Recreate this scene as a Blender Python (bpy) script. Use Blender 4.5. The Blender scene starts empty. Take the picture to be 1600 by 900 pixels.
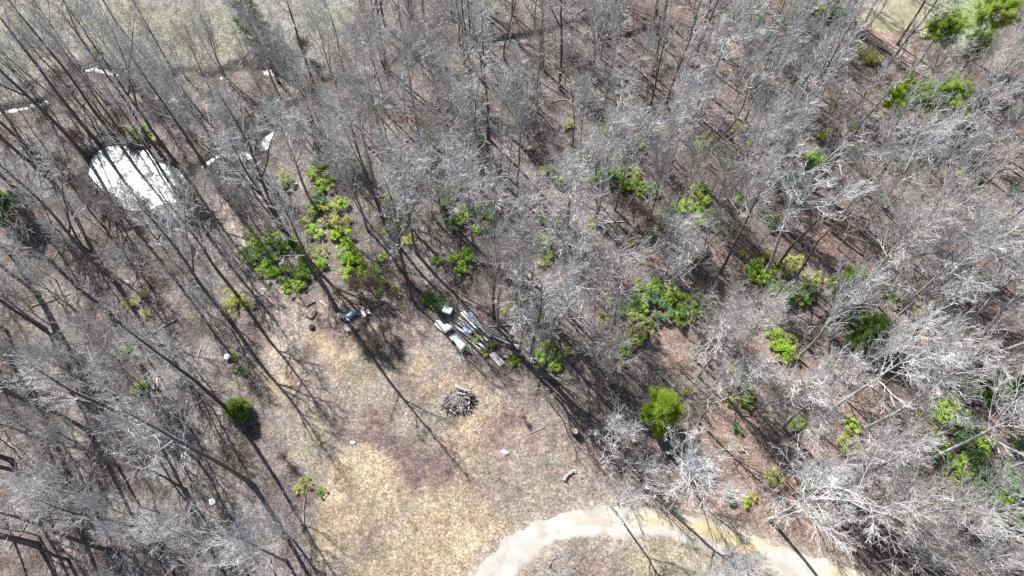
import bpy, math, random
import numpy as np
from mathutils import Vector, Matrix
R = math.radians
random.seed(7); rg = np.random.default_rng(7)
sc = bpy.context.scene
COL = sc.collection
# ------------------------------------------------------------------ camera, light
H = 60.0; PITCH = 62.0; F = 1067.0
cam = bpy.data.cameras.new('camera'); camo = bpy.data.objects.new('camera', cam); COL.objects.link(camo)
camo.location = (0, 0, H); camo.rotation_euler = (R(90 - PITCH), 0, 0)
cam.sensor_width = 36; cam.lens = 36 * F / 1600; cam.clip_end = 6000; cam.clip_start = .5
sc.camera = camo
AZ = 39.5; EL = 45.5                                   # sun: degrees left of straight ahead, elevation
sun = bpy.data.lights.new('sun', 'SUN'); sun.energy = 5.0; sun.angle = R(.5); sun.color = (1, .98, .955)
suno = bpy.data.objects.new('sun', sun); COL.objects.link(suno)
sdir = Vector((-math.sin(R(AZ)) * math.cos(R(EL)), math.cos(R(AZ)) * math.cos(R(EL)), math.sin(R(EL))))
suno.rotation_euler = sdir.to_track_quat('Z', 'Y').to_euler(); suno.location = (-60, 60, 90)
w = bpy.data.worlds.new('World'); sc.world = w; w.use_nodes = True
nt = w.node_tree; bg = nt.nodes['Background']; sky = nt.nodes.new('ShaderNodeTexSky')
sky.sky_type = 'NISHITA'; sky.sun_disc = False; sky.sun_elevation = R(EL); sky.sun_rotation = R(-AZ)
nt.links.new(sky.outputs[0], bg.inputs[0]); bg.inputs[1].default_value = .06
sc.view_settings.view_transform = 'Standard'; sc.view_settings.look = 'None'
sc.view_settings.exposure = 0.98; sc.view_settings.gamma = 1
sc.cycles.use_denoising = False
sc.cycles.max_bounces = 4; sc.cycles.diffuse_bounces = 2; sc.cycles.transparent_max_bounces = 4
sc.cycles.sample_clamp_indirect = 4

# ------------------------------------------------------------------ pixel <-> ground
cp, sp = math.cos(R(PITCH)), math.sin(R(PITCH))
def at(u, v, z=0.0):
    a = (u - 800) / F; b = (450 - v) / F
    dx, dy, dz = a, cp + sp * b, -sp + cp * b
    t = (z - H) / dz
    return np.array((dx * t, dy * t))
def px(x, y, z=0.0):
    zz = z - H
    d = y * cp - zz * sp; up = y * sp + zz * cp
    return 800 + F * x / d, 450 - F * up / d
def pts(l): return np.array([at(*p) for p in l])

# ------------------------------------------------------------------ numpy noise
_perm = rg.random((256, 256))
def vnoise(x, y, s=1.0, o=0):
    x = np.asarray(x) / s + 31.7 * o + 1000; y = np.asarray(y) / s + 17.3 * o + 1000
    xi = np.floor(x).astype(int); yi = np.floor(y).astype(int); fx = x - xi; fy = y - yi
    fx = fx * fx * (3 - 2 * fx); fy = fy * fy * (3 - 2 * fy)
    g = lambda a, b: _perm[a % 256, b % 256]
    return (g(xi, yi) * (1 - fx) + g(xi + 1, yi) * fx) * (1 - fy) + (g(xi, yi + 1) * (1 - fx) + g(xi + 1, yi + 1) * fx) * fy
def fbm(x, y, s, o=0, n=4):
    r = 0; a = .5; t = 0
    for k in range(n): r = r + a * vnoise(x, y, s, o + k); t += a; a *= .5; s *= .5
    return r / t
def sstep(a, b, x):
    t = np.clip((x - a) / (b - a), 0, 1); return t * t * (3 - 2 * t)
def seg_dist(x, y, P, closed=False):
    d = np.full(np.shape(x), 1e9); n = len(P)
    for i in range(n if closed else n - 1):
        a, b = P[i], P[(i + 1) % n]; e = b - a; L = e @ e + 1e-9
        t = np.clip(((x - a[0]) * e[0] + (y - a[1]) * e[1]) / L, 0, 1)
        d = np.minimum(d, np.hypot(x - a[0] - t * e[0], y - a[1] - t * e[1]))
    return d
def inside(x, y, P):
    c = np.zeros(np.shape(x), bool); n = len(P)
    for i in range(n):
        (x1, y1), (x2, y2) = P[i], P[(i + 1) % n]
        if y1 == y2: continue
        c ^= ((y1 > y) != (y2 > y)) & (x < (x2 - x1) * (y - y1) / (y2 - y1) + x1)
    return c
def sdist(x, y, P):
    d = seg_dist(x, y, P, True); return np.where(inside(x, y, P), -d, d)
def smooth_line(P, n=8):
    P = np.array(P, float); out = []
    Q = np.vstack([2 * P[0] - P[1], P, 2 * P[-1] - P[-2]])
    for i in range(1, len(Q) - 2):
        for k in range(n):
            t = k / n; a, b, c, d = Q[i - 1], Q[i], Q[i + 1], Q[i + 2]
            out.append(.5 * ((2 * b) + (-a + c) * t + (2 * a - 5 * b + 4 * c - d) * t * t + (-a + 3 * b - 3 * c + d) * t ** 3))
    out.append(P[-1]); return np.array(out)

# ------------------------------------------------------------------ place layout (ground traced in metres)
POND = pts([(137,252),(150,236),(165,227),(195,226),(205,233),(228,234),(238,248),(262,258),(278,264),(286,278),(293,292),(300,300),(290,312),(262,314),(250,318),(232,326),(205,326),(180,318),(168,308),(150,293),(140,275)])
CREEK1 = smooth_line(pts([(-70,190),(0,172),(40,164),(72,158),(84,142),(102,120),(128,107),(155,106),(190,114),(215,112),(250,120),(285,112),(330,118),(352,112),(380,100),(420,108),(470,128),(515,125),(545,130),(590,122),(622,92),(650,76),(700,66),(760,64),(830,56),(900,38),(960,20),(1000,-20)]))
CREEK2 = smooth_line(pts([(215,118),(243,150),(268,158),(300,180),(352,190),(385,200),(412,190),(448,170),(480,150),(515,128)]))
CREEK3 = smooth_line(pts([(293,285),(312,262),(335,243),(362,238),(390,240),(412,225),(425,205),(448,172)]))
MUD = pts([(1375,-30),(1352,0),(1345,22),(1368,45),(1400,48),(1430,42),(1452,48),(1456,20),(1448,-30),(1470,-90),(1400,-110)])
CLEAR = pts([(425,470),(480,455),(540,470),(620,455),(665,480),(680,520),(760,580),(830,610),(900,690),(930,730),(990,775),(1120,800),(1220,830),(1330,880),(1400,940),(460,940),(500,880),(490,800),(480,720),(430,640),(400,590),(400,540)])
TAN1 = pts([(498,745),(510,720),(545,704),(585,702),(605,716),(635,765),(638,790),(615,815),(575,835),(550,860),(520,880),(490,870),(492,800)])
TAN2 = pts([(640,800),(655,780),(690,765),(735,768),(765,790),(805,815),(790,842),(750,868),(715,910),(560,930),(548,880),(590,850),(625,830)])
MAUVE = pts([(520,690),(560,675),(640,700),(715,730),(700,752),(655,768),(640,765),(610,712),(560,692)])
LAWN = pts([(-200,-200),(620,-200),(560,0),(530,60),(500,110),(430,105),(380,90),(300,108),(215,102),(130,98),(80,125),(60,150),(-100,185)])
TRFIELD = pts([(1452,-30),(1456,40),(1480,90),(1530,70),(1560,-30)])
TRACK = smooth_line(pts([(1345,10),(1370,45),(1400,75),(1440,110),(1500,150),(1560,180)]))
BROWNGLADE = [pts(p) for p in ([(1120,400),(1160,400),(1180,470),(1150,500),(1110,470)], [(1100,640),(1180,650),(1330,840),(1180,830),(1050,740)], [(1280,590),(1340,600),(1330,680),(1270,700)], [(1120,470),(1150,470),(1260,620),(1200,620)])]
ROADC = smooth_line(pts([(735,960),(762,905),(812,857),(880,825),(950,815),(1025,818),(1095,833),(1170,862),(1250,888),(1340,915),(1440,950)]), 10)
ROADW = 1.28
PDEPTH = .24
def ter(x, y):
    x = np.asarray(x, float); y = np.asarray(y, float)
    h = (fbm(x, y, 14, 3) - .5) * .9 + (fbm(x, y, 2.6, 9, 3) - .5) * .16
    dp = sdist(x, y, POND); dc = np.minimum(np.minimum(seg_dist(x, y, CREEK1), seg_dist(x, y, CREEK2)), seg_dist(x, y, CREEK3)); dm = sdist(x, y, MUD); dr = seg_dist(x, y, ROADC)
    dw = np.minimum(np.minimum(dp, dm), dc - .3)
    h = h * sstep(0, 4, dw) * sstep(1.2, 4, dr)
    n = (fbm(x, y, 1.6, 21, 3) - .5)
    h = h - .85 * (1 - sstep(-.9, .55, dp + n * .5)) - (.34 + .62 * (fbm(x, y, 5, 27, 3) - .35)) * (1 - sstep(.1, 1.0, dc + n * 1.5)) - .8 * (1 - sstep(-.9, .5, dm + n * .5))
    return h
def tz(x, y): return float(ter(np.array([x]), np.array([y]))[0])

# ------------------------------------------------------------------ materials
def mat(name, build):
    m = bpy.data.materials.new(name); m.use_nodes = True; n = m.node_tree
    b = n.nodes['Principled BSDF']; build(n, b); return m
def N(n, t, **k):
    o = n.nodes.new(t)
    for a, v in k.items():
        if a in o.inputs: o.inputs[a].default_value = v
        else: setattr(o, a, v)
    return o
def ramp(n, fac, stops, interp='LINEAR'):
    r = n.nodes.new('ShaderNodeValToRGB'); r.color_ramp.interpolation = interp
    e = r.color_ramp.elements
    while len(e) < len(stops): e.new(.5)
    for i, (p, c) in enumerate(stops): e[i].position = p; e[i].color = (*c, 1) if len(c) == 3 else c
    n.links.new(fac, r.inputs[0]); return r.outputs[0]
def mixc(n, a, b, fac, mode='MIX'):
    m = n.nodes.new('ShaderNodeMix'); m.data_type = 'RGBA'; m.blend_type = mode
    for s, v in ((6, a), (7, b), (0, fac)):
        if hasattr(v, 'is_linked') or hasattr(v, 'links'): n.links.new(v, m.inputs[s])
        else: m.inputs[s].default_value = (*v, 1) if isinstance(v, tuple) else v
    return m.outputs[2]
def noise(n, scale, detail=3, rough=.6, vec=None):
    t = n.nodes.new('ShaderNodeTexNoise'); t.inputs['Scale'].default_value = scale; t.inputs['Detail'].default_value = detail; t.inputs['Roughness'].default_value = rough
    if vec is None:
        g = n.nodes.new('ShaderNodeNewGeometry'); vec = g.outputs['Position']
    n.links.new(vec, t.inputs['Vector']); return t.outputs[0]
def simple(name, col, rough=.8, var=.3, scale=6, metal=0, rnd=0.0, bump=0.0, objc=True):
    def f(n, b):
        tc = n.nodes.new('ShaderNodeTexCoord')
        s = noise(n, scale, 5, .65, tc.outputs['Object'])
        k0, k1 = 1 - var, 1 + var
        c = ramp(n, s, [(.3, tuple(x * k0 for x in col)), (.7, tuple(min(1, x * k1) for x in col))])
        if rnd:
            oi = n.nodes.new('ShaderNodeObjectInfo')
            g = ramp(n, oi.outputs['Random'], [(0, (1 - rnd, 1 - rnd * 1.12, 1 - rnd * 1.22)), (.5, (1, .99, .98)), (1, (1 + rnd * .5, 1 + rnd * .52, 1 + rnd * .54))])
            c = mixc(n, c, g, 1.0, 'MULTIPLY')
        n.links.new(c, b.inputs['Base Color']); b.inputs['Roughness'].default_value = rough; b.inputs['Metallic'].default_value = metal
        b.inputs['Specular IOR Level'].default_value = .3
        if bump:
            bp = n.nodes.new('ShaderNodeBump'); bp.inputs['Strength'].default_value = bump; bp.inputs['Distance'].default_value = .05
            n.links.new(s, bp.inputs['Height']); n.links.new(bp.outputs[0], b.inputs['Normal'])
    return mat(name, f)
def ground_f(n, b):
    a = n.nodes.new('ShaderNodeVertexColor'); a.layer_name = 'col'
    v = n.nodes.new('ShaderNodeTexVoronoi'); v.inputs['Scale'].default_value = 7.5
    g = n.nodes.new('ShaderNodeNewGeometry'); n.links.new(g.outputs['Position'], v.inputs['Vector'])
    sep = n.nodes.new('ShaderNodeSeparateColor'); n.links.new(v.outputs['Color'], sep.inputs[0])
    c = mixc(n, a.outputs[0], ramp(n, sep.outputs[0], [(0, (.55, .5, .5)), (.4, (.88, .84, .82)), (.75, (1.12, 1.1, 1.06)), (1, (1.6, 1.55, 1.45))]), .8, 'MULTIPLY')
    c = mixc(n, c, ramp(n, noise(n, 1.7, 8, .75), [(.32, (.62, .6, .6)), (.5, (1, 1, 1)), (.68, (1.35, 1.35, 1.33))]), 1.0, 'MULTIPLY')
    c = mixc(n, c, ramp(n, noise(n, .45, 6, .7), [(.36, (.68, .66, .66)), (.5, (1, 1, 1)), (.64, (1.18, 1.18, 1.16))]), 1.0, 'MULTIPLY')
    c = mixc(n, c, ramp(n, noise(n, 11, 4, .8), [(.3, (.5, .5, .5)), (.5, (1, 1, 1)), (.7, (1.5, 1.5, 1.5))]), .9, 'MULTIPLY')
    hs = n.nodes.new('ShaderNodeHueSaturation'); hs.inputs['Saturation'].default_value = .92; hs.inputs['Value'].default_value = .84; n.links.new(c, hs.inputs['Color']); c = hs.outputs[0]
    n.links.new(c, b.inputs['Base Color']); b.inputs['Roughness'].default_value = .95; b.inputs['Specular IOR Level'].default_value = .1
    bp = n.nodes.new('ShaderNodeBump'); bp.inputs['Strength'].default_value = .9; bp.inputs['Distance'].default_value = .09
    n.links.new(noise(n, 9, 5, .8), bp.inputs['Height']); n.links.new(bp.outputs[0], b.inputs['Normal'])
M = {}
M['ground'] = mat('leaf_strewn_ground', ground_f)
def road_f(n, b):
    c = ramp(n, noise(n, .33, 4, .6), [(.3, (.35, .315, .27)), (.5, (.44, .405, .36)), (.72, (.52, .475, .41))])
    c = mixc(n, c, ramp(n, noise(n, 9, 6, .8), [(.3, (.75, .75, .75)), (.7, (1.2, 1.2, 1.2))]), 1.0, 'MULTIPLY')
    a = n.nodes.new('ShaderNodeVertexColor'); a.layer_name = 'col'
    c = mixc(n, c, a.outputs[0], 1.0, 'MULTIPLY')
    n.links.new(c, b.inputs['Base Color']); b.inputs['Roughness'].default_value = .95
    bp = n.nodes.new('ShaderNodeBump'); bp.inputs['Strength'].default_value = .5; bp.inputs['Distance'].default_value = .04
    n.links.new(noise(n, 7, 5, .8), bp.inputs['Height']); n.links.new(bp.outputs[0], b.inputs['Normal'])
M['road'] = mat('pale_dirt_and_gravel', road_f)
def water_f(col, rough, spec=.5):
    def f(n, b):
        c = ramp(n, noise(n, .6, 5, .7), [(.35, tuple(x * .7 for x in col)), (.65, tuple(x * 1.3 for x in col))])
        n.links.new(c, b.inputs['Base Color'])
        n.links.new(ramp(n, noise(n, .9, 8, .8), [(.5, (rough,) * 3), (.6, (rough * 2.2,) * 3)]), b.inputs['Roughness'])
        b.inputs['IOR'].default_value = 1.33; b.inputs['Specular IOR Level'].default_value = spec
        bp = n.nodes.new('ShaderNodeBump'); bp.inputs['Strength'].default_value = .25; bp.inputs['Distance'].default_value = .05
        n.links.new(noise(n, 2.2, 5, .7), bp.inputs['Height']); n.links.new(bp.outputs[0], b.inputs['Normal'])
    return f
M['pond'] = mat('rippled_pond_water', water_f((.2, .21, .21), .37, .9))
M['mud'] = mat('muddy_water', water_f((.27, .25, .16), .35))
M['creek'] = mat('creek_water', water_f((.16, .165, .15), .36, .8))
M['bark_pale'] = simple('pale_bark', (.4, .39, .38), .85, .25, 3, rnd=.16)
M['bark_grey'] = simple('grey_bark', (.27, .25, .24), .9, .3, 3, rnd=.25)
M['bark_dark'] = simple('dark_bark', (.115, .105, .1), .9, .3, 3, rnd=.25)
M['twig_pale'] = simple('pale_twigs', (.5, .49, .482), .85, .2, 2, rnd=.3)
M['twig_grey'] = simple('grey_twigs', (.52, .51, .5), .9, .25, 2, rnd=.32)
M['twig_brown'] = simple('brown_twigs', (.26, .195, .16), .9, .3, 2, rnd=.2)
M['straw'] = simple('dry_grass', (.46, .39, .27), .9, .35, .8)
M['stick'] = simple('dead_sticks', (.36, .32, .3), .9, .45, .6)
def leaf_litter_f(n, b):
    c = ramp(n, noise(n, 8, 2, .5), [(.3, (.08, .055, .05)), (.45, (.2, .135, .115)), (.55, (.31, .23, .195)), (.7, (.48, .41, .36))])
    n.links.new(c, b.inputs['Base Color']); b.inputs['Roughness'].default_value = .8
M['litter'] = mat('fallen_leaves', leaf_litter_f)
def leaf_mat(name, c0, c1, tr=.42):
    def f(n, b):
        tc = n.nodes.new('ShaderNodeTexCoord')
        c = ramp(n, noise(n, 2.5, 5, .8, tc.outputs['Object']), [(.3, c0), (.7, c1)])
        oi = n.nodes.new('ShaderNodeObjectInfo')
        c = mixc(n, c, ramp(n, oi.outputs['Random'], [(0, (.85, .86, .9)), (.5, (1.12, 1.1, 1.0)), (1, (1.35, 1.25, 1.05))]), 1.0, 'MULTIPLY')
        n.links.new(c, b.inputs['Base Color']); b.inputs['Roughness'].default_value = .55
        b.inputs['Specular IOR Level'].default_value = .25
        t = n.nodes.new('ShaderNodeBsdfTranslucent'); n.links.new(c, t.inputs[0])
        mx = n.nodes.new('ShaderNodeMixShader'); mx.inputs[0].default_value = tr
        n.links.new(b.outputs[0], mx.inputs[1]); n.links.new(t.outputs[0], mx.inputs[2])
        n.links.new(mx.outputs[0], n.nodes['Material Output'].inputs[0])
    return mat(name, f)
M['leaf_bright'] = leaf_mat('bright_green_leaves', (.27, .44, .05), (.48, .68, .12))
M['leaf_yellow'] = leaf_mat('yellow_green_leaves', (.38, .44, .1), (.58, .64, .22))
M['leaf_deep'] = leaf_mat('deep_green_leaves', (.13, .25, .05), (.26, .42, .11))
M['leaf_bluish'] = leaf_mat('bluish_green_leaves', (.15, .26, .14), (.28, .42, .24))
M['needle_lime'] = leaf_mat('lime_pine_needles', (.28, .42, .03), (.46, .6, .08))
M['needle'] = leaf_mat('green_pine_needles', (.24, .36, .07), (.42, .54, .14))
M['needle_dark'] = leaf_mat('dark_cedar_needles', (.1, .17, .04), (.24, .34, .09), .35)
M['needle_brown'] = simple('dead_brown_brush', (.32, .2, .13), .9, .4, 1.5)
M['white_metal'] = simple('white_painted_metal', (.82, .83, .84), .35, .12, 3)
M['pipe_white'] = simple('weathered_white_pipe', (.8, .8, .79), .45, .2, 2)
M['pipe_grey'] = simple('galvanised_steel', (.45, .47, .5), .4, .25, 2, metal=.4)
M['dark_metal'] = simple('dark_rusty_metal', (.07, .065, .065), .6, .4, 4)
M['rust'] = simple('rusted_metal', (.25, .12, .07), .8, .4, 5)
M['blue'] = simple('blue_grey_plastic', (.3, .42, .55), .45, .2, 3)
M['plank'] = simple('weathered_planks', (.42, .36, .3), .85, .3, 4)
M['fresh_wood'] = simple('bare_wood', (.55, .45, .33), .85, .25, 4)
M['stone'] = simple('pale_stone', (.55, .52, .47), .9, .2, 5, bump=.5)
M['char'] = simple('blackened_wood', (.05, .045, .045), .9, .4, 5)

# ------------------------------------------------------------------ mesh helpers
def mesh_np(name, V, Fc, m, smooth=False):
    V = np.asarray(V, np.float32); Fc = np.asarray(Fc, np.int32)
    me = bpy.data.meshes.new(name); k = Fc.shape[1]
    me.vertices.add(len(V)); me.vertices.foreach_set('co', V.ravel())
    me.loops.add(Fc.size); me.loops.foreach_set('vertex_index', Fc.ravel())
    me.polygons.add(len(Fc)); me.polygons.foreach_set('loop_start', np.arange(0, Fc.size, k, dtype=np.int32))
    me.polygons.foreach_set('use_smooth', np.full(len(Fc), smooth))
    me.materials.append(m); me.update(); me.validate(); return me
def obj(name, me, parent=None, loc=None):
    o = bpy.data.objects.new(name, me); COL.objects.link(o)
    if parent: o.parent = parent
    if loc is not None: o.location = loc
    return o
def tag(o, label=None, cat=None, group=None, kind=None):
    for k, v in (('label', label), ('category', cat), ('group', group), ('kind', kind)):
        if v: o[k] = v
    return o
def empty(name, loc=(0, 0, 0), rz=0, label=None, cat=None, group=None):
    o = bpy.data.objects.new(name, None); COL.objects.link(o); o.location = loc; o.rotation_euler = (0, 0, rz); o.empty_display_size = .3
    return tag(o, label, cat, group)
def norm(v): return v / (np.linalg.norm(v, axis=-1, keepdims=True) + 1e-9)
def prisms(P0, P1, R0, R1, sides=3):
    d = norm(P1 - P0); ref = np.where(np.abs(d[:, 2:3]) > .9, np.array([[1., 0, 0]]), np.array([[0., 0, 1]]))
    u = norm(np.cross(d, ref)); v = np.cross(d, u)
    a = np.arange(sides) * 2 * np.pi / sides; ca, sa = np.cos(a), np.sin(a)
    ring = u[:, None] * ca[None, :, None] + v[:, None] * sa[None, :, None]
    V = np.concatenate([P0[:, None] + ring * R0[:, None, None], P1[:, None] + ring * R1[:, None, None]], 1)
    i = np.arange(sides); j = (i + 1) % sides
    q = np.stack([i, j, j + sides, i + sides], 1)
    Fc = (q[None] + (np.arange(len(P0)) * 2 * sides)[:, None, None]).reshape(-1, 4)
    return V.reshape(-1, 3), Fc
def cat_meshes(L):
    V = []; Fc = []; o = 0
    for v, f in L: V.append(v); Fc.append(f + o); o += len(v)
    return np.concatenate(V), np.concatenate(Fc)
def poly_prisms(P, Rr, sides=3):
    # P [N,K,3], Rr [N,K]
    a = P[:, :-1].reshape(-1, 3); b = P[:, 1:].reshape(-1, 3)
    return prisms(a, b + (b - a) * .03, Rr[:, :-1].ravel(), Rr[:, 1:].ravel(), sides)
def trunk_tube(P, r, sides=9):
    K = len(P); V = []; d = np.gradient(P, axis=0); d = norm(d)
    u = norm(np.cross(d, np.array([0, 1., 0]))); v = np.cross(d, u); a = np.arange(sides) * 2 * np.pi / sides
    V = P[:, None] + (u[:, None] * np.cos(a)[None, :, None] + v[:, None] * np.sin(a)[None, :, None]) * r[:, None, None]
    i = np.arange(sides); j = (i + 1) % sides
    q = np.stack([i, j, j + sides, i + sides], 1)
    Fc = (q[None] + (np.arange(K - 1) * sides)[:, None, None]).reshape(-1, 4)
    return V.reshape(-1, 3), Fc
def spawn(g, P, Lp, Rp, n, ratio, ang, up, K, t0=.2, wig=.12, curve=.25, rr=.55, rtip=.4):
    Np, Kp = P.shape[:2]
    t = (t0 + (1 - t0) * ((np.arange(n)[None] + g.random((Np, n))) / n)).clip(0, .99)
    idx = np.repeat(np.arange(Np), n); t = t.ravel(); f = t * (Kp - 1); i = f.astype(int); fr = (f - i)[:, None]
    A = P[idx, i]; B = P[idx, np.minimum(i + 1, Kp - 1)]
    pos = A * (1 - fr) + B * fr; tan = norm(B - A)
    rnd = g.normal(size=tan.shape); perp = norm(rnd - (rnd * tan).sum(1, keepdims=True) * tan)
    an = np.radians(ang + g.normal(size=len(t)) * 10)[:, None]
    d = norm(tan * np.cos(an) + perp * np.sin(an) + np.array([0, 0, up]))
    L = Lp[idx] * ratio * (1.15 - .65 * t) * g.uniform(.65, 1.3, len(t))
    r0 = np.minimum(Rp[idx] * (1 - .55 * t) * rr, L * .035 + .008)
    Q = np.zeros((len(t), K, 3)); Q[:, 0] = pos; cur = d
    for k in range(1, K):
        Q[:, k] = Q[:, k - 1] + cur * (L / (K - 1))[:, None]
        cur = norm(cur + g.normal(size=cur.shape) * wig + np.array([0, 0, curve / K]))
    return Q, L, r0
def radii(r0, K, tip): return r0[:, None] * (1 - (1 - tip) * np.linspace(0, 1, K))[None]

def make_tree(seed, h, cb, cr, r0, nl, n2, n3, n4, barkm, twigm, fork=0, shape='broad', lean=.03, tw=.013, upb=.12, twig_len=.55):
    g = np.random.default_rng(seed); K = 14
    T = np.zeros((K, 3)); dd = np.array([g.normal() * lean, g.normal() * lean, 1.0])
    for k in range(1, K):
        T[k] = T[k - 1] + norm(dd) * h / (K - 1)
        dd = norm(dd + np.array([g.normal() * lean * 1.6, g.normal() * lean * 1.6, .2]))
    T[0, 2] = -.3
    s = np.linspace(0, 1, K); r = r0 * (1 - s) ** .8 * .92 + .02; r[0] *= 1.35
    leaders = [(T, r)]
    if fork:
        for q in range(fork):
            k0 = int(K * g.uniform(.4, .62)); Kf = K - k0 + 2
            Q = np.zeros((Kf, 3)); Q[0] = T[k0]; a = g.uniform(0, 6.28); d = norm(np.array([math.cos(a) * .6, math.sin(a) * .6, 1.]))
            for k in range(1, Kf):
                Q[k] = Q[k - 1] + d * h * .42 / (Kf - 1) * g.uniform(.9, 1.1); d = norm(d + g.normal(size=3) * .08 + np.array([0, 0, .1]))
            leaders.append((Q, np.linspace(r[k0] * .75, .02, Kf)))
    limbs = []; LL = []; RR = []; KL = 7
    for (Tp, rp) in leaders:
        z0 = cb * h if Tp is T else Tp[0, 2]
        nn = nl if Tp is T else max(5, nl // 2)
        for q in range(nn):
            t = ((q + g.random()) / nn) ** .8
            z = z0 + (Tp[-1, 2] - z0) * t * .97
            i = int(np.searchsorted(Tp[:, 2], z)); i = min(max(i, 1), len(Tp) - 1)
            f = (z - Tp[i - 1, 2]) / (Tp[i, 2] - Tp[i - 1, 2] + 1e-6); p = Tp[i - 1] * (1 - f) + Tp[i] * f; rr = rp[i - 1] * (1 - f) + rp[i] * f
            a = q * 2.4 + g.normal() * .4
            el = R({'broad': 22, 'tall': 50, 'fan': 48, 'cone': 8}[shape] + 34 * t + g.normal() * 9)
            prof = {'broad': 1.0 - .55 * t, 'tall': .8 - .35 * t, 'fan': 1.05 - .5 * t, 'cone': 1 - .85 * t}[shape]
            L = cr * prof * g.uniform(.7, 1.2) / max(.45, math.cos(el)) * .9
            d = np.array([math.cos(a) * math.cos(el), math.sin(a) * math.cos(el), math.sin(el)])
            Q = np.zeros((KL, 3)); Q[0] = p
            for k in range(1, KL):
                Q[k] = Q[k - 1] + d * L / (KL - 1); d = norm(d + g.normal(size=3) * .1 + np.array([0, 0, upb]))
            limbs.append(Q); LL.append(L); RR.append(min(rr * .6, .022 + L * .0125))
    limbs = np.array(limbs); LL = np.array(LL); RR = np.array(RR)
    parts = [poly_prisms(limbs, radii(RR, KL, .25), 5)]
    B2, L2, R2 = spawn(g, limbs, LL, RR, n2, .5, 36, .15, 5, .15, .07)
    parts.append(poly_prisms(B2, radii(np.maximum(R2, tw * 1.5), 5, .4), 4))
    B3, L3, R3 = spawn(g, B2, L2, R2, n3, twig_len, 32, .12, 4, .15, .08)
    parts.append(poly_prisms(B3, radii(np.maximum(R3, tw), 4, .55), 3))
    if n4:
        B4, L4, R4 = spawn(g, B3, L3, R3, n4, twig_len + .05, 30, .1, 3, .1, .08)
        parts.append(poly_prisms(B4, radii(np.maximum(R4, tw * .8), 3, .5), 3))
    tr = [trunk_tube(*leaders[0])] + [trunk_tube(a, b, 6) for a, b in leaders[1:]]
    V, Fc = cat_meshes(tr); me_t = mesh_np('trunk', V, Fc, barkm, True)
    V, Fc = cat_meshes(parts); me_c = mesh_np('crown', V, Fc, twigm)
    return me_t, me_c, T[-1, 2]

def leaves(g, C, size, flat=.0):
    n = len(C); a = norm(g.normal(size=(n, 3))); a[:, 2] *= (1 - flat); a = norm(a); b = norm(np.cross(a, g.normal(size=(n, 3))))
    s = size * g.uniform(.6, 1.3, (n, 1))
    V = np.stack([C - a * s, C + b * s * .5, C + a * s, C - b * s * .5], 1)
    V[:, 2] += g.normal(size=(n, 3)) * size * .1
    return V.reshape(-1, 3), np.arange(4 * n).reshape(n, 4)
def needles(g, C, D, n, L, wdt=.011):
    # tufts of narrow blades round each centre, biased along D
    m = len(C); d = norm(g.normal(size=(m, n, 3)) + D[:, None] * .9 + np.array([0, 0, .25]))
    p = np.repeat(C[:, None], n, 1) + g.normal(size=(m, n, 3)) * L * .55
    s = norm(np.cross(d, g.normal(size=(m, n, 3)))) * wdt
    e = p + d * L * g.uniform(.6, 1.2, (m, n, 1))
    V = np.stack([p - s, p + s, e + s * .5, e - s * .5], 2).reshape(-1, 3)
    return V, np.arange(len(V)).reshape(-1, 4)
def make_pine(seed, h, cb, cr, r0, m, nl=26, dens=1.0, cone=False, NL=.22):
    g = np.random.default_rng(seed); K = 12
    T = np.zeros((K, 3)); T[:, 2] = np.linspace(0, h, K); T[1:, :2] = np.cumsum(g.normal(size=(K - 1, 2)) * .02 * h / 8, 0); T[0, 2] = -.3
    r = np.linspace(r0, .03, K)
    limbs = []; LL = []
    for q in range(nl):
        t = (q + g.random()) / nl; z = h * (cb + (1 - cb) * t * .98); a = q * 2.4 + g.normal() * .3
        i = min(K - 1, max(1, int(np.searchsorted(T[:, 2], z)))); f = (z - T[i - 1, 2]) / (T[i, 2] - T[i - 1, 2]); p = T[i - 1] * (1 - f) + T[i] * f
        L = cr * ((1 - t) ** .7 * .95 + .12 if cone else (math.sin(math.pi * (.25 + .7 * t)) * .9 + .15)) * g.uniform(.65, 1.15)
        el = R(g.uniform(5, 30) + 35 * t); d = np.array([math.cos(a) * math.cos(el), math.sin(a) * math.cos(el), math.sin(el)])
        Q = np.zeros((5, 3)); Q[0] = p
        for k in range(1, 5): Q[k] = Q[k - 1] + d * L / 4; d = norm(d + g.normal(size=3) * .12 + np.array([0, 0, .08]))
        limbs.append(Q); LL.append(L)
    limbs = np.array(limbs); LL = np.array(LL); RR = np.full(len(LL), r0 * .3)
    B2, L2, R2 = spawn(g, limbs, LL, RR, 8, .45, 50, .1, 4, .15 if cone else .3)
    V, Fc = cat_meshes([trunk_tube(T, r), poly_prisms(limbs, radii(RR, 5, .3), 4), poly_prisms(B2, radii(np.maximum(R2 * .5, .012), 4, .5), 3)])
    me_t = mesh_np('trunk', V, Fc, M['bark_grey'], True)
    k = int(5 * dens) + 1
    t = g.uniform(.35, 1, (len(B2), k)); f = t * 3; i = f.astype(int).clip(0, 2); fr = (f - i)[..., None]
    ii = np.arange(len(B2))[:, None]
    C = (B2[ii, i] * (1 - fr) + B2[ii, i + 1] * fr).reshape(-1, 3); D = norm(B2[ii, i + 1] - B2[ii, i]).reshape(-1, 3)
    V, Fc = needles(g, C, D, 30, NL)
    return me_t, mesh_np('crown', V, Fc, m), h
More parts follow.
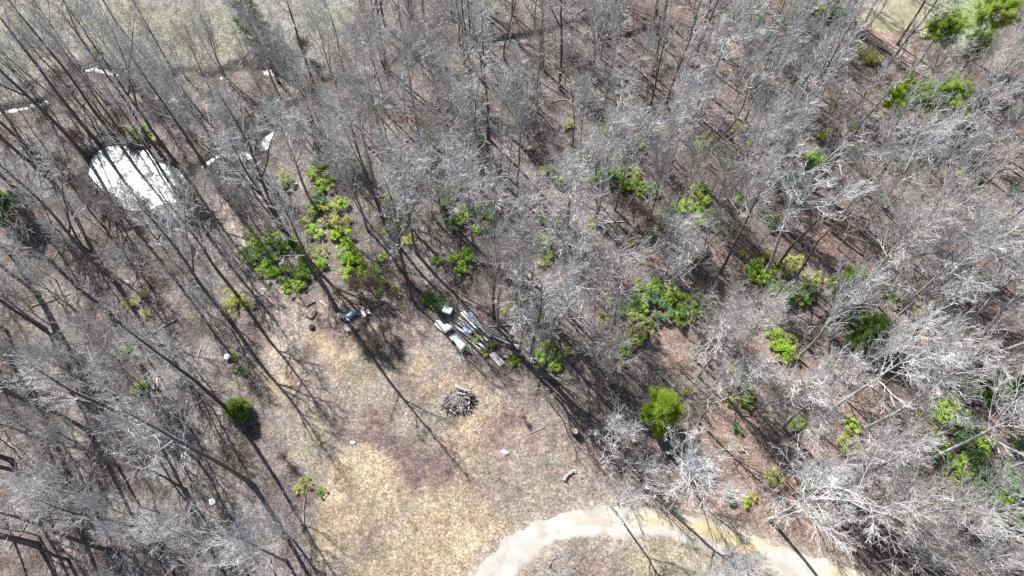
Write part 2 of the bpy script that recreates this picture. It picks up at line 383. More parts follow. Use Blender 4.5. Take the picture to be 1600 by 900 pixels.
def make_bush(seed, r, h, m, nleaf, size=.085, stems=M['twig_brown'], lobes=7):
    g = np.random.default_rng(seed)
    lobes = lobes * 2; a = g.uniform(0, 6.28, lobes); q = np.sqrt(g.random(lobes)) * r * .95
    C = np.stack([np.cos(a) * q, np.sin(a) * q, h * g.uniform(.3, .85, lobes)], 1); Rl = r * g.uniform(.14, .38, lobes)
    i = g.integers(0, lobes, nleaf); d = norm(g.normal(size=(nleaf, 3))); d[:, 2] = np.where(g.random(nleaf) < .7, np.abs(d[:, 2]), d[:, 2])
    P = C[i] + d * (Rl[i] * g.random(nleaf) ** .45)[:, None] * np.array([1, 1, .8])
    P += (g.normal(size=P.shape) * .05); P[:, 2] = np.maximum(P[:, 2], .03)
    V, Fc = leaves(g, P, size, .55)
    me = mesh_np('foliage', V, Fc, m)
    n = 16; b = np.zeros((n, 4, 3)); b[:, 0, :2] = g.normal(size=(n, 2)) * .1 * r
    tgt = C[g.integers(0, lobes, n)] + g.normal(size=(n, 3)) * .15
    for k in range(1, 4): b[:, k] = b[:, 0] * (1 - k / 3) + tgt * k / 3 + g.normal(size=(n, 3)) * .04
    V, Fc = poly_prisms(b, radii(np.full(n, .022), 4, .4), 3)
    return mesh_np('stem', V, Fc, stems), me, h

# ------------------------------------------------------------------ ground
def axis(lo, hi, step, far):
    core = list(np.arange(lo, hi + step, step)); a = []; x = lo; s = step
    while x > -far: s *= 1.35; x -= s; a.append(x)
    b = []; x = core[-1]; s = step
    while x < far: s *= 1.35; x += s; b.append(x)
    return np.array(a[::-1] + core + b)
gx = axis(-74, 74, .25, 2500); gy = axis(-2, 84, .25, 2500)
X, Y = np.meshgrid(gx, gy); x = X.ravel(); y = Y.ravel()
z = ter(x, y)
U, Vp = px(x, np.maximum(y, -20))
def lerp(c, w, col):
    return c * (1 - w[:, None]) + np.array(col)[None] * w[:, None]
nz = fbm(x, y, 9, 40); n2 = fbm(x, y, 3, 50); n3 = fbm(x, y, 1.2, 60); n4 = fbm(x, y, 5, 70)
wx = x + (fbm(x, y, 2.2, 80) - .5) * 3.0; wy = y + (fbm(x, y, 2.2, 90) - .5) * 3.0
col = np.tile(np.array([.215, .165, .15]), (len(x), 1))
side = sstep(-5, 30, x + (nz - .5) * 30)
col = lerp(col, (1 - side) * .8, (.225, .2, .188))
col = lerp(col, sstep(.46, .64, n4) * (.85 - .25 * side), (.27, .25, .235))
col = lerp(col, sstep(.52, .66, n2) * .75, (.12, .092, .083))
col = lerp(col, sstep(.6, .75, fbm(x, y, 4, 100)) * .55 * sstep(-10, 20, x), (.34, .22, .16))
col = lerp(col, sstep(.6, .74, fbm(x, y, 6, 110)) * .3 * sstep(.4, .6, n3), (.22, .23, .13))
for P in BROWNGLADE: col = lerp(col, 1 - sstep(-1.5, 1.5, sdist(wx, wy, P)), (.33, .24, .19))
lw = 1 - sstep(-1.2, 1.5, sdist(wx, wy, LAWN)); col = lerp(col, lw, (.26, .252, .228)); col = lerp(col, lw * sstep(.5, .68, n4) * .6, (.24, .25, .16)); col = lerp(col, lw * sstep(.5, .7, n3) * .5, (.36, .34, .29))
cw = 1 - sstep(-2.0, 1.2, sdist(wx, wy, CLEAR)); col = lerp(col, cw * .9, (.325, .275, .235)); col = lerp(col, cw * sstep(.48, .6, n2) * .65, (.25, .185, .165)); col = lerp(col, cw * sstep(.56, .66, fbm(x, y, 4.5, 130)) * .5, (.44, .35, .23)); col = lerp(col, cw * sstep(.56, .7, fbm(x, y, 3.5, 140)) * .5, (.32, .33, .22))
col = lerp(col, (1 - sstep(-.8, .8, sdist(wx, wy, MAUVE))) * .95, (.19, .145, .135))
for P in (TAN1, TAN2):
    tw_ = 1 - sstep(-1.0, .5, sdist(x * .3 + wx * .7, y * .3 + wy * .7, P) + (n3 - .5) * 1.6); col = lerp(col, tw_ * (.93 if P is TAN1 else .85), (.49, .4, .265)); col = lerp(col, tw_ * sstep(.5, .68, n4) * .5, (.32, .26, .19))
for (u, v, r_) in ((625,828,1.3),(590,862,1.2),(612,845,.9),(720,645,2),(655,690,1.6),(770,740,1.3),(480,760,1.2),(570,580,3),(290,150,3),(815,160,2),(610,330,4),(1430,470,4)):
    q = at(u, v); dq = np.hypot(wx - q[0], wy - q[1]); col = lerp(col, (1 - sstep(0, r_, dq)) * .6 * sstep(.35, .6, n3), (.2, .22, .11))
for (u, v, r_) in ((445,560,2.2),(440,600,1.8),(655,575,1.5),(670,610,1.4),(530,570,1.5),(725,655,1.2),(620,480,1.3),(515,545,1.4)):
    q = at(u, v); dq = np.hypot(wx - q[0], wy - q[1]); col = lerp(col, (1 - sstep(.3, r_, dq)) * .65, (.5, .39, .24))
# pale worn track west of the thicket
dt = seg_dist(wx, wy, smooth_line(pts([(345,330),(380,380),(420,440),(450,490),(440,560)]))); col = lerp(col, (1 - sstep(.8, 2.4, dt)) * .75, (.42, .36, .32))
dt = seg_dist(wx, wy, TRACK); col = lerp(col, (1 - sstep(.6, 1.4, dt)) * .9, (.4, .3, .26))
tf = 1 - sstep(-.5, .8, sdist(x, y, TRFIELD)); col = lerp(col, tf, (.36, .4, .25)); q = at(1500, 20); col = lerp(col, (1 - sstep(1, 7, np.hypot((x - q[0]) * 1.3, y - q[1]))) * .8, (.2, .32, .09) )
dw = np.minimum(sdist(x, y, POND), np.minimum(np.minimum(seg_dist(x, y, CREEK1), seg_dist(x, y, CREEK2)), seg_dist(x, y, CREEK3)) - .4)
col = lerp(col, (1 - sstep(.1, 1.3, dw + (n3 - .5) * .8)) * .7, (.1, .085, .075))
dr = seg_dist(x, y, ROADC) + (n3 - .5) * 1.2
col = lerp(col, (1 - sstep(1.5, 2.2, dr)) * .6, (.42, .36, .3))
me = None
nx, ny = len(gx), len(gy)
ii = np.arange((nx * ny)).reshape(ny, nx)
Fc = np.stack([ii[:-1, :-1], ii[:-1, 1:], ii[1:, 1:], ii[1:, :-1]], -1).reshape(-1, 4)
me = mesh_np('ground', np.stack([x, y, z], 1), Fc, M['ground'], True)
ca = me.color_attributes.new('col', 'FLOAT_COLOR', 'POINT'); ca.data.foreach_set('color', np.concatenate([col, np.ones((len(x), 1))], 1).astype(np.float32).ravel())
tag(obj('ground', me), kind='structure')
# road: a crowned strip with ragged edges, colour wear in the ruts
K = 15; c = ROADC; tg = norm(np.gradient(c, axis=0)); nrm = np.stack([-tg[:, 1], tg[:, 0]], 1)
c2 = smooth_line(c, 4); tg = norm(np.gradient(c2, axis=0)); nrm = np.stack([-tg[:, 1], tg[:, 0]], 1)
V = []; RC = []
wl = ROADW * (1 + (fbm(c2[:, 0], c2[:, 1], 1.0, 5) - .5) * .9); wr = ROADW * (1 + (fbm(c2[:, 0], c2[:, 1], 1.0, 15) - .5) * .9)
for j in range(K):
    s = j / (K - 1) * 2 - 1; ww = np.where(s > 0, wl, wr)
    p = c2 + nrm * (s * ww)[:, None]; zz = ter(p[:, 0], p[:, 1]) + .012 + .05 * (1 - s * s) - (.05 if abs(s) == 1 else 0)
    V.append(np.column_stack([p, zz]))
    k = (1.0 - .22 * math.exp(-(abs(s) - .95) ** 2 / .03)) * (1 + (fbm(c2[:, 0] + s, c2[:, 1] - s * 2, .8, 61) - .5) * .5) * (1 - .1 * math.exp(-(s) ** 2 / .03)); mid = math.exp(-(s) ** 2 / .05); yl = sstep(4, 16, c2[:, 0]) * sstep(.35, .55, fbm(c2[:, 0], c2[:, 1] + s * 2, 3.5, 33)) * math.exp(-(s - .25) ** 2 / .25); one = np.ones(len(c2)); RC.append(np.column_stack([k * (one + .06 * yl), k * (one - .07 * yl), k * (one - .42 * yl), one]))
V = np.stack(V, 1).reshape(-1, 3); n = len(c2); ii = np.arange(n * K).reshape(n, K)
Fc = np.stack([ii[:-1, :-1], ii[:-1, 1:], ii[1:, 1:], ii[1:, :-1]], -1).reshape(-1, 4)
me = mesh_np('dirt_road', V, Fc, M['road'], True)
ca = me.color_attributes.new('col', 'FLOAT_COLOR', 'POINT'); ca.data.foreach_set('color', np.stack(RC, 1).reshape(-1).astype(np.float32))
tag(obj('dirt_road', me), kind='structure')
# water
def water_poly(name, P, zl, m, grow=1.08):
    c0 = P.mean(0); Q = c0 + (P - c0) * grow; Q = smooth_line(np.vstack([Q, Q[:1]]), 4)[:-1]; n = len(Q)
    rings = [np.column_stack([c0 + (Q - c0) * s, np.full(n, zl)]) for s in (.001, .35, .7, 1)]
    V = np.concatenate(rings); i = np.arange(n); j = (i + 1) % n
    Fc = np.concatenate([np.stack([i + k * n, j + k * n, j + (k + 1) * n, i + (k + 1) * n], 1) for k in range(3)])
    tag(obj(name, mesh_np(name, V, Fc, m)), kind='structure')
water_poly('pond', POND, -PDEPTH, M['pond'], 1.06)
water_poly('muddy_pond', MUD, -.3, M['mud'], 1.06)
def ribbon(name, P, wd, zl, m):
    tg = norm(np.gradient(P, axis=0)); nr = np.stack([-tg[:, 1], tg[:, 0]], 1); n = len(P)
    V = np.concatenate([np.column_stack([P + nr * wd, np.full(n, zl)]), np.column_stack([P - nr * wd, np.full(n, zl)])])
    i = np.arange(n - 1); tag(obj(name, mesh_np(name, V, np.stack([i, i + 1, i + 1 + n, i + n], 1), m)), kind='structure')
ribbon('creek', CREEK1, .62, -.5, M['creek']); ribbon('creek_branch', CREEK2, .6, -.475, M['creek']); ribbon('creek_backwater', CREEK3, .85, -.41, M['creek'])

# ------------------------------------------------------------------ tree kinds
BP, BG, BD, TP, TG, TB = (M[k] for k in ('bark_pale', 'bark_grey', 'bark_dark', 'twig_pale', 'twig_grey', 'twig_brown'))
KINDS = {}
KINDS['tall'] = [make_tree(100 + i, 19 + 1.6 * i, .48, 2.5, .17, 13, 5, 4, 2, BD, TG, fork=(1, 0, 2, 0, 1)[i], shape='tall', lean=.018, tw=.014) for i in range(5)]
KINDS['fuzzy'] = [make_tree(200 + i, 11.5 + i * 1.2, .38, 2.9, .13, 14, 6, 5, 3, BG, TP, fork=i % 2, shape='fan', lean=.03, tw=.011) for i in range(5)]
KINDS['broad'] = [make_tree(300 + i, 14 + i * 1.3, .44, 3.8, .14, 15, 7, 6, 3, BP, TP, fork=1 + (i % 2), shape='broad', lean=.035, tw=.0105, upb=.1) for i in range(5)]
KINDS['slim'] = [make_tree(400 + i, 12 + i * 2, .5, 1.7, .11, 9, 4, 4, 2, BD, TG, shape='tall', lean=.05, tw=.014) for i in range(4)]
KINDS['low'] = [make_tree(500 + i, 5.5 + i * 1.0, .2, 2.3, .06, 15, 5, 5, 3, BG, TP, shape='fan', lean=.05, tw=.010) for i in range(4)]
KINDS['sapling'] = [make_tree(600 + i, 3.5 + i * 1.0, .25, 1.0, .035, 8, 5, 3, 0, BG, TG, shape='tall', lean=.08, tw=.011) for i in range(4)]
KINDS['brush'] = [make_tree(700 + i, 1.6 + .3 * i, .03, 1.3, .03, 26, 6, 5, 2, M['twig_brown'], M['twig_brown'], shape='fan', lean=.1, tw=.009) for i in range(3)]
TREES = []                     # (kind, x, y, rot, scale, hand)
def okpos(x_, y_):
    a = np.array([x_]); b = np.array([y_])
    return sdist(a, b, POND)[0] > .5 and seg_dist(a, b, ROADC)[0] > 2.0 and sdist(a, b, MUD)[0] > .5
hand = '''tall 830 562 15;tall 772 498 15;slim 850 578 14;slim 812 552 14;tall 396 759 22;tall 365 648 21;tall 361 503 20;tall 375 466 18;tall 186 447 19;tall 172 490 20;tall 265 424 17;tall 138 673 21;tall 238 673 17;tall 290 765 12
tall 447 365 20;tall 458 383 17;tall 345 300 20;tall 527 487 20;tall 606 364 17;tall 637 438 16;tall 155 225 21;tall 130 240 20;tall 183 219 21;tall 282 264 22;tall 255 246 19;tall 70 262 20;tall 95 300 20;tall 30 300 19
tall 310 345 20;slim 228 236 17;tall 20 400 20;tall 60 460 20;tall 105 540 20;tall 15 560 19;tall 60 640 20;tall 20 720 20;tall 90 760 20;tall 170 860 18;tall 60 850 18;tall 240 830 15
fuzzy 778 514 15;tall 800 545 15;fuzzy 819 428 14;fuzzy 780 421 14;slim 644 470 13;fuzzy 880 407 14;fuzzy 888 493 14;broad 955 517 12;fuzzy 1090 590 10;fuzzy 860 535 12;fuzzy 740 380 14;fuzzy 650 395 14;fuzzy 690 330 14;fuzzy 590 300 14
tall 600 107 17;tall 604 104 17;tall 647 62 17;tall 740 160 17;tall 734 158 16;slim 788 95 16;tall 843 107 18;tall 848 110 16;fuzzy 840 176 15;fuzzy 783 282 14;fuzzy 809 306 14;slim 757 306 15;broad 948 275 15;tall 1040 167 15;tall 1019 120 15;tall 936 62 18;slim 540 124 16
slim 1100 251 15;slim 1169 237 16;tall 1184 270 17;tall 1219 256 20;slim 1229 262 15;slim 1274 300 16;slim 1343 296 16;tall 1353 306 17;tall 1375 122 15;slim 1336 175 14
broad 1134 381 12;broad 1195 428 15;slim 1217 414 15;slim 1245 431 16;broad 1350 360 14;broad 1344 452 13;broad 1375 447 16;broad 1382 516 17;broad 1480 536 17;slim 1400 541 15;broad 1494 576 17;broad 1158 555 10;broad 1083 562 10;fuzzy 1245 560 13
broad 1312 819 15;broad 1429 862 10;broad 1353 669 18;broad 1451 719 14;broad 1202 812 18;broad 1484 805 15;fuzzy 1133 624 9;fuzzy 1090 660 10;fuzzy 1222 669 13;broad 955 792 10;broad 1047 797 12;slim 859 886 8;fuzzy 862 925 7;broad 1300 640 14;broad 1210 700 9
broad 1060 915 9;broad 1130 925 9;broad 1560 860 14;fuzzy 1040 430 10;fuzzy 1050 470 9;fuzzy 960 330 13;fuzzy 930 350 13;fuzzy 1180 320 13;fuzzy 575 360 13;fuzzy 600 230 14;fuzzy 660 240 15;fuzzy 715 260 14
broad 330 860 9;fuzzy 250 720 9;fuzzy 310 720 9;fuzzy 250 860 9;fuzzy 150 800 10;fuzzy 300 600 9;low 270 560 6;low 220 600 6;fuzzy 170 600 9;fuzzy 250 380 8;fuzzy 190 390 8;low 300 460 5;low 230 440 5;fuzzy 110 610 10;fuzzy 70 690 10;broad 380 880 8'''
used = []
for ln in hand.replace('\n', ';').split(';'):
    k, u, v, h = ln.split(); p = at(float(u), float(v)); TREES.append((k, p[0], p[1], float(h), 1)); used.append(p)
g = np.random.default_rng(21)
FOREST_OFF = CLEAR
THICKET = pts([(370,360),(480,250),(530,260),(620,440),(540,470),(460,470)])
def density(u, v, x_, y_):
    a = np.array([x_]); b = np.array([y_])
    if sdist(a, b, CLEAR)[0] < .3: return 0
    if not okpos(x_, y_): return 0
    d = 1.0
    if inside(a, b, LAWN)[0]: d = .16
    if inside(a, b, THICKET)[0]: d = .35
    for P in BROWNGLADE:
        if inside(a, b, P)[0]: d = .15
    if inside(a, b, TRFIELD)[0]: d = .05
    if 330 < u < 480 and 380 < v < 620: d *= .2
    if 120 < u < 380 and 360 < v < 470: d *= .45
    if u > 1300 and v < 110: d *= .8
    if 540 < u < 660 and 440 < v: d *= .2
    return d
KEEP = [(1040,612,75),(750,525,75),(715,508,60),(717,627,60),(550,495,70),(343,795,45),(1325,440,72),(1355,510,72),(1410,148,62),(1482,142,62),(1482,42,45),(1532,66,35),(1568,14,45),(200,262,60),(250,285,55),(470,420,35),(430,400,35),(560,420,45),(1030,470,68),(1215,445,58),(950,278,50),(1090,325,42),(855,550,40),(730,400,35),(1268,250,30),(382,630,35),(1405,20,45),(1495,700,60),(1570,780,50),(1560,610,45),(1215,540,35),(1470,650,40)]
SUNNY = [(at(750, 525), 3.5), (at(705, 528), 2.0), (at(717, 627), 1.8), (at(552, 496), 1.8), (at(1040, 640), 2), (at(343, 800), 1.5), (at(570, 770), 3.5)]
def sunny(x_, y_, h, k=1.0):
    for f in (.5, .65, .8, .95):
        sx, sy = x_ + .98 * h * f * .636, y_ - .98 * h * f * .772
        for (q, r_) in SUNNY:
            if math.hypot(sx - q[0], sy - q[1]) < r_ + 1.6 * k: return False
    return True
def clear_view(x_, y_, h, k=1.0):
    if not sunny(x_, y_, h, k): return False
    for f in (.45, .62, .78, .95):
        u, v = px(x_, y_, h * f)
        for (a, b, r_) in KEEP:
            if math.hypot(u - a, v - b) < r_ * k * (.8 if f < .5 else 1): return False
    return True
n_t = 0; tries = 0; occ = [tuple(p) for p in used]
def far(x_, y_, dmin): 
    a = np.array(occ); return ((a[:, 0] - x_) ** 2 + (a[:, 1] - y_) ** 2).min() > dmin * dmin
TARGET = 128
while n_t < TARGET and tries < 20000:
    tries += 1
    u = g.uniform(-10, 1610); v = g.uniform(-5, 930)
    if g.random() > (.25 + .75 * max(0, 1 - v / 900) ** 1.2): continue        # even per square metre
    p = at(u, v)
    if g.random() > density(u, v, *p): continue
    if not far(p[0], p[1], 2.9): continue
    right = u > 1080; top = v < 330
    q = g.random()
    if right: k = 'broad' if q < .38 else 'fuzzy' if q < .72 else 'tall' if q < .84 else 'slim'
    elif u < 420: k = 'tall' if q < .28 else 'fuzzy' if q < .68 else 'slim'
    elif top: k = 'tall' if q < .3 else 'fuzzy' if q < .78 else 'slim'
    else: k = 'fuzzy' if q < .75 else 'slim' if q < .9 else 'broad'
    h = {'tall': 17, 'fuzzy': 11.5, 'broad': 14, 'slim': 13}[k] * g.uniform(.82, 1.18) * (.9 if u < 420 and k == 'fuzzy' else 1)
    if v > 560 and u > 830 and u < 1150: h *= .6
    if not clear_view(p[0], p[1], h): continue
    TREES.append((k, p[0], p[1], h, 0)); occ.append(tuple(p)); n_t += 1
# trees just outside the picture whose shadows and crowns reach in
for _ in range(400):
    x_ = g.uniform(-95, -45); y_ = g.uniform(8, 105) ; u, v = px(x_, y_)
    if -30 < u < 1630 and -20 < v < 920: continue
    if u < -330 or v < -180 or v > 640: continue
    if v < 0 and u < 560: continue
    if not far(x_, y_, 5.5): continue
    TREES.append(('tall', x_, y_, g.uniform(16, 21), 0)); occ.append((x_, y_))
for _ in range(120):
    u = g.uniform(560, 1620); v = g.uniform(-120, -20); p = at(u, v)
    if not far(p[0], p[1], 5) or (1330 < u < 1560): continue
    TREES.append(('fuzzy' if g.random() < .5 else 'tall', p[0], p[1], g.uniform(13, 18), 0)); occ.append(tuple(p))

# ------------------------------------------------------------------ landmarks for wording
LM = [('the glinting pond', 215, 275), ("the creek bend by the lawn", 130, 108), ("the middle creek bend", 390, 198), ("the upper left lawn", 300, 40), ('the heap of white pipes', 750, 520), ('the brush pile', 717, 627), ("the scrap heap", 550, 495),
      ('the box on legs', 341, 788), ('the bright lime pine', 1040, 615), ('the pair of dark cedars', 1340, 475), ("the big green thicket", 470, 400), ("the muddy pond", 1405, 20), ('the group of tall pines', 1450, 150), ("the road's lower right end", 1250, 880),
      ("the dirt road bend", 900, 815), ("the upper middle green bushes", 950, 275), ("the bushes right of centre", 1040, 480), ("the bushes beside the cedars", 1225, 445), ("the right edge green undergrowth", 1530, 720), ('the lower left corner', 60, 860), ("the left edge's middle", 20, 470),
      ("the dark top-edge cedar", 388, 25), ("the upper creek", 700, 65), ("the top edge's right half", 1130, 20), ("the right edge's middle", 1570, 330), ('the tan grass patch', 560, 770), ("the lone round bush", 1270, 250), ("the lone dark conifer", 382, 630)]
DIRS = ['right', 'upper right', 'above', 'upper left', 'left', 'lower left', 'below', 'lower right']
ORD = ['nearest', 'second nearest', 'third nearest', 'fourth nearest', 'fifth nearest', 'sixth nearest', 'seventh nearest', 'eighth nearest', 'ninth nearest', 'tenth nearest', 'eleventh nearest', 'twelfth nearest']
def where(u, v):
    best = min(LM, key=lambda l: (l[1] - u) ** 2 + (l[2] - v) ** 2)
    dx, dy = u - best[1], best[2] - v; k = int(round(math.atan2(dy, dx) / (math.pi / 4))) % 8
    d = {'above': 'above', 'below': 'below', 'left': 'left of', 'right': 'right of', 'upper left': 'up and left of', 'upper right': 'up and right of', 'lower left': 'down and left of', 'lower right': 'down and right of'}[DIRS[k]]
    return best[0], d, math.hypot(dx, dy)
def label_all(items, group):
    # items: (object, description, u, v) -> unique wording by place and order of distance
    bins = {}
    for o, desc, u, v in items:
        l, d, r_ = where(u, v); bins.setdefault((desc, l, d), []).append((r_, o))
    for (desc, l, d), L in bins.items():
        L.sort(key=lambda t: t[0])
        for i, (r_, o) in enumerate(L):
            if len(L) == 1: o['label'] = f'{desc} {d} {l}'
            else: o['label'] = f'{desc} {d} {l}, {ORD[i]}'
            o['group'] = group
COUNT = {}
def plant(kind, x_, y_, h, name, cat, parts=('trunk', 'crown'), lib=None, g=g, sq=1.0):
    L = (lib or KINDS)[kind]; me_t, me_c, h0 = L[min(range(len(L)), key=lambda i: abs(L[i][2] - h) + g.random() * 4)]
    s = h / h0; root = empty(name, (x_, y_, tz(x_, y_) - .03), g.uniform(0, 6.28)); root.scale = (s * sq * g.uniform(.92, 1.1),) * 2 + (s,)
    root['category'] = cat
    for pn, m_ in zip(parts, (me_t, me_c)): obj(pn, m_, root)
    return root
DESC = {'tall': "tall dark-trunked bare tree", 'fuzzy': "pale twiggy bare tree", 'broad': "whitish spreading bare tree", 'slim': 'slender bare tree', 'low': 'low bare grey tree'}
items = []
for (k, x_, y_, h, hd) in TREES:
    if hd and not clear_view(x_, y_, h, .4): print('blocks', k, [round(float(q)) for q in px(x_, y_)])
    o = plant(k, x_, y_, h, 'bare_tree', 'bare tree', sq=1.12 if hd and k in ('tall', 'broad') else 1.0); u, v = px(x_, y_); items.append((o, DESC[k], u, v))
label_all(items, 'bare winter trees of the wood')

# low bare understory trees and saplings, brush
def scatter(n, kinds, dmin, dens=None, region=None):
    out = []; loc = []; tr = 0
    while len(out) < n and tr < 30000:
        tr += 1; u = g.uniform(-5, 1605); v = g.uniform(-5, 915)
        if g.random() > (.35 + .65 * (1 - v / 900)): continue
        p = at(u, v)
        if g.random() > density(u, v, *p): continue
        if loc and ((np.array(loc) - p) ** 2).sum(1).min() < dmin ** 2: continue
        if not clear_view(p[0], p[1], 6, .45): continue
        loc.append(p); out.append((u, v, p))
    return out
items = []
for (u, v, p) in scatter(195, None, 2.2):
    k = 'low'; items.append((plant(k, p[0], p[1], g.uniform(4.5, 9), 'understory_tree', 'small tree'), "small bare understory tree", u, v))
label_all(items, 'small understory trees')
items = []
for (u, v, p) in scatter(200, None, 1.8):
    o = plant('sapling', p[0], p[1], g.uniform(3, 7), 'sapling', 'sapling'); items.append((o, 'thin bare sapling', u, v))
label_all(items, 'saplings between the trees')
# brown twiggy brush
BR = [(560,460,1.0),(585,462,1.1),(535,470,.9),(575,518,.8),(600,528,.8),(560,535,.7),(590,545,.8),(577,535,.8),(610,520,.7),(120,300,1),(150,315,1),(170,325,1),(110,270,.9),(300,310,1.1),(310,320,1),(290,325,1),(200,338,1),(240,335,1),(130,225,.8),(260,240,.8),(200,218,.7),(340,170,.9),(380,215,.9),(470,115,1.2),(490,150,1),(480,90,1),(100,130,.8),(130,120,.8),(60,150,.8),(200,125,.8),(820,655,.35),(1010,370,1.2),(1040,390,1.2),(990,350,1.2),(1090,420,1.2),(1060,400,1),(640,80,.9),(30,350,1),(60,350,1),(1580,650,1.3),(1570,680,1.2),(450,720,.6)]
items = []
for (u, v, s) in BR:
    p = at(u, v); o = plant('brush', p[0], p[1], 1.7 * s, 'brush_clump', 'brush', parts=('stem', 'twigs')); items.append((o, 'brown leafless brush clump', u, v))
label_all(items, 'brown brush clumps')

# ------------------------------------------------------------------ leafy bushes
BL = {}
for ci, (c_, m_) in enumerate((('b', 'leaf_bright'), ('y', 'leaf_yellow'), ('d', 'leaf_deep'), ('t', 'leaf_bluish'))):
    BL[c_] = [make_bush(800 + 10 * ci + i, 1.0, 1.3, M[m_], {'y': 650}.get(c_, 1300), .085, lobes=6 + i) for i in range(3)]
bushes = '''b 500 268 14;b 512 285 10;b 503 300 9;b 490 330 12;y 478 345 9;b 495 360 10;y 520 345 11;b 535 375 14;b 545 395 12;y 500 395 9;b 475 395 13;b 458 380 12;d 440 385 12;b 425 370 10;b 405 385 12;y 390 365 8;b 385 395 9;b 400 405 10;b 425 410 12;b 440 425 13;b 455 447 12;b 470 440 12;d 485 425 11;b 470 420 10;b 415 425 10;t 430 398 10;b 556 412 18;b 576 430 18;b 545 432 14;d 565 442 12;b 592 442 8;b 590 456 6;y 618 453 4;y 520 365 9;y 510 320 8;y 540 350 8;b 500 415 8;y 480 365 8;d 540 405 10
y 360 467 11;y 376 472 10;y 350 480 8;y 366 485 7;y 610 310 13;y 625 350 12;y 620 330 10;y 640 375 9;t 700 345 11;b 718 338 11;t 740 330 10;y 760 342 9;b 715 410 10;b 730 402 11;b 722 425 9;b 850 380 8;b 855 395 9;y 845 410 8;y 805 455 11;d 820 450 10;y 830 467 10;y 815 477 9;t 690 472 13;d 672 466 9;b 678 480 6;t 780 350 9;t 765 365 9;d 700 320 8;t 715 355 9;t 850 350 8
y 855 270 9;b 870 282 10;t 890 255 14;t 905 265 14;t 915 252 12;b 930 275 10;d 945 288 13;b 912 278 9;b 962 272 10;d 975 265 12;y 988 272 11;b 975 290 11;d 990 292 10;b 1000 300 9;d 1005 210 12;b 1013 213 8;d 995 200 10;y 888 195 7;y 885 200 6;b 1097 298 9;y 1085 315 9;b 1100 332 11;b 1073 322 10;b 1060 328 9;b 1090 345 10;y 1118 356 7;y 1080 292 7;d 1045 330 10;b 1100 315 8
b 1268 250 12;b 1275 245 9;d 1260 256 8;b 1005 455 11;b 1025 450 13;b 1045 458 12;t 1030 470 13;b 1055 478 12;b 1075 482 12;y 1092 467 8;b 1085 475 9;b 1080 495 10;d 1060 498 12;t 1040 492 12;d 985 480 12;b 1000 488 12;b 970 487 9;y 992 503 13;y 1005 518 12;y 990 528 11;y 1012 508 9;b 978 540 8;b 975 556 8;y 965 532 7;t 1020 500 10;t 1010 470 11
b 850 530 9;y 862 545 9;b 855 560 9;y 868 522 8;b 845 556 8;b 866 574 8;b 806 566 6;y 838 572 6;y 880 550 6;b 768 540 5;y 755 552 5;b 800 558 4
b 1178 420 12;b 1186 432 12;b 1172 426 9;b 1202 438 11;b 1214 452 13;b 1228 457 12;d 1222 466 11;d 1245 460 13;b 1256 452 10;y 1265 440 11;y 1280 433 9;b 1240 468 10;y 1207 424 9;y 1230 415 11;d 1262 462 10;y 1245 410 9;y 1198 405 8;b 1216 530 11;b 1218 545 12;b 1226 556 11;y 1210 541 9;b 1205 520 8;y 1240 535 7;b 1338 495 7;b 1344 492 6;y 1290 565 8;y 1160 600 10;b 1168 616 8;y 1150 590 7;y 1180 495 8;y 1170 505 8;b 1165 490 6;y 1155 700 4;y 1315 690 6;y 1325 680 5;b 1315 655 6;y 1400 470 10;y 1385 460 9;y 1440 480 9
d 1590 612 18;d 1570 600 17;d 1548 612 16;d 1500 612 14;d 1520 600 14;y 1545 600 12;y 1588 596 12;b 1470 648 12;t 1490 660 14;b 1480 640 10;y 1500 655 10;t 1500 700 15;d 1520 720 16;t 1540 742 15;b 1560 770 13;t 1580 790 15;y 1480 752 11;y 1492 760 10;b 1500 730 10;t 1550 800 14;b 1590 752 12;d 1505 745 12;t 1570 740 13;b 1530 690 9;y 1460 700 9;y 1455 680 8;t 1515 780 12;b 1595 810 11;d 1535 770 12;y 1440 660 8;d 1470 715 10
b 1165 12 13;d 1150 18 10;t 1240 20 14;t 1262 15 13;b 1282 25 12;t 1232 38 11;d 1300 15 12;t 1205 60 10;t 1290 70 12;t 1310 60 11;d 1320 40 11;b 1180 30 9;t 1275 50 12;y 1345 90 11;y 1360 95 9;t 1325 25 10;d 1600 360 10;d 1590 300 12
y 205 202 7;d 222 212 10;b 228 205 7;b 218 220 6;y 240 218 5;b 200 553 8;y 218 606 9;b 228 604 6;y 480 756 8;y 470 765 5;d 505 770 4;y 370 575 5;b 368 556 5;y 205 480 8;y 225 465 7;y 230 490 6;y 325 345 5;b 505 255 8;t 155 85 8;t 430 165 10;t 395 225 9'''
for _ in range(95):
    for _k in range(40):
        u = g.uniform(380, 1590); v = g.uniform(120, 800) if u > 1060 else g.uniform(180, 600); p = at(u, v)
        if density(u, v, *p) > .1: break
    bushes += f"\n{'yyybt'[int(g.integers(5))]} {u:.0f} {v:.0f} {g.uniform(5, 11):.0f}"
items = []
DB = {'b': 'bright green leafy bush', 'y': 'thin yellow-green bush', 'd': 'deep green bush', 't': 'bluish green bush'}
for ln in bushes.replace('\n', ';').split(';'):
    c_, u, v, r_ = ln.split(); u, v, r_ = float(u), float(v), float(r_)
    p = at(u, v + r_ * .15); d = p[1] * cp + H * sp; rad = max(.35, r_ * d / F * (1.35 if u > 1430 and v > 580 else 1.05))
    o = plant(c_, p[0], p[1], rad * (1.5 if rad < .8 else 1.25), 'leafy_bush', 'bush', parts=('stem', 'foliage'), lib=BL, sq=1.15)
    items.append((o, DB[c_], u, v))
label_all(items, 'green bushes under the trees')

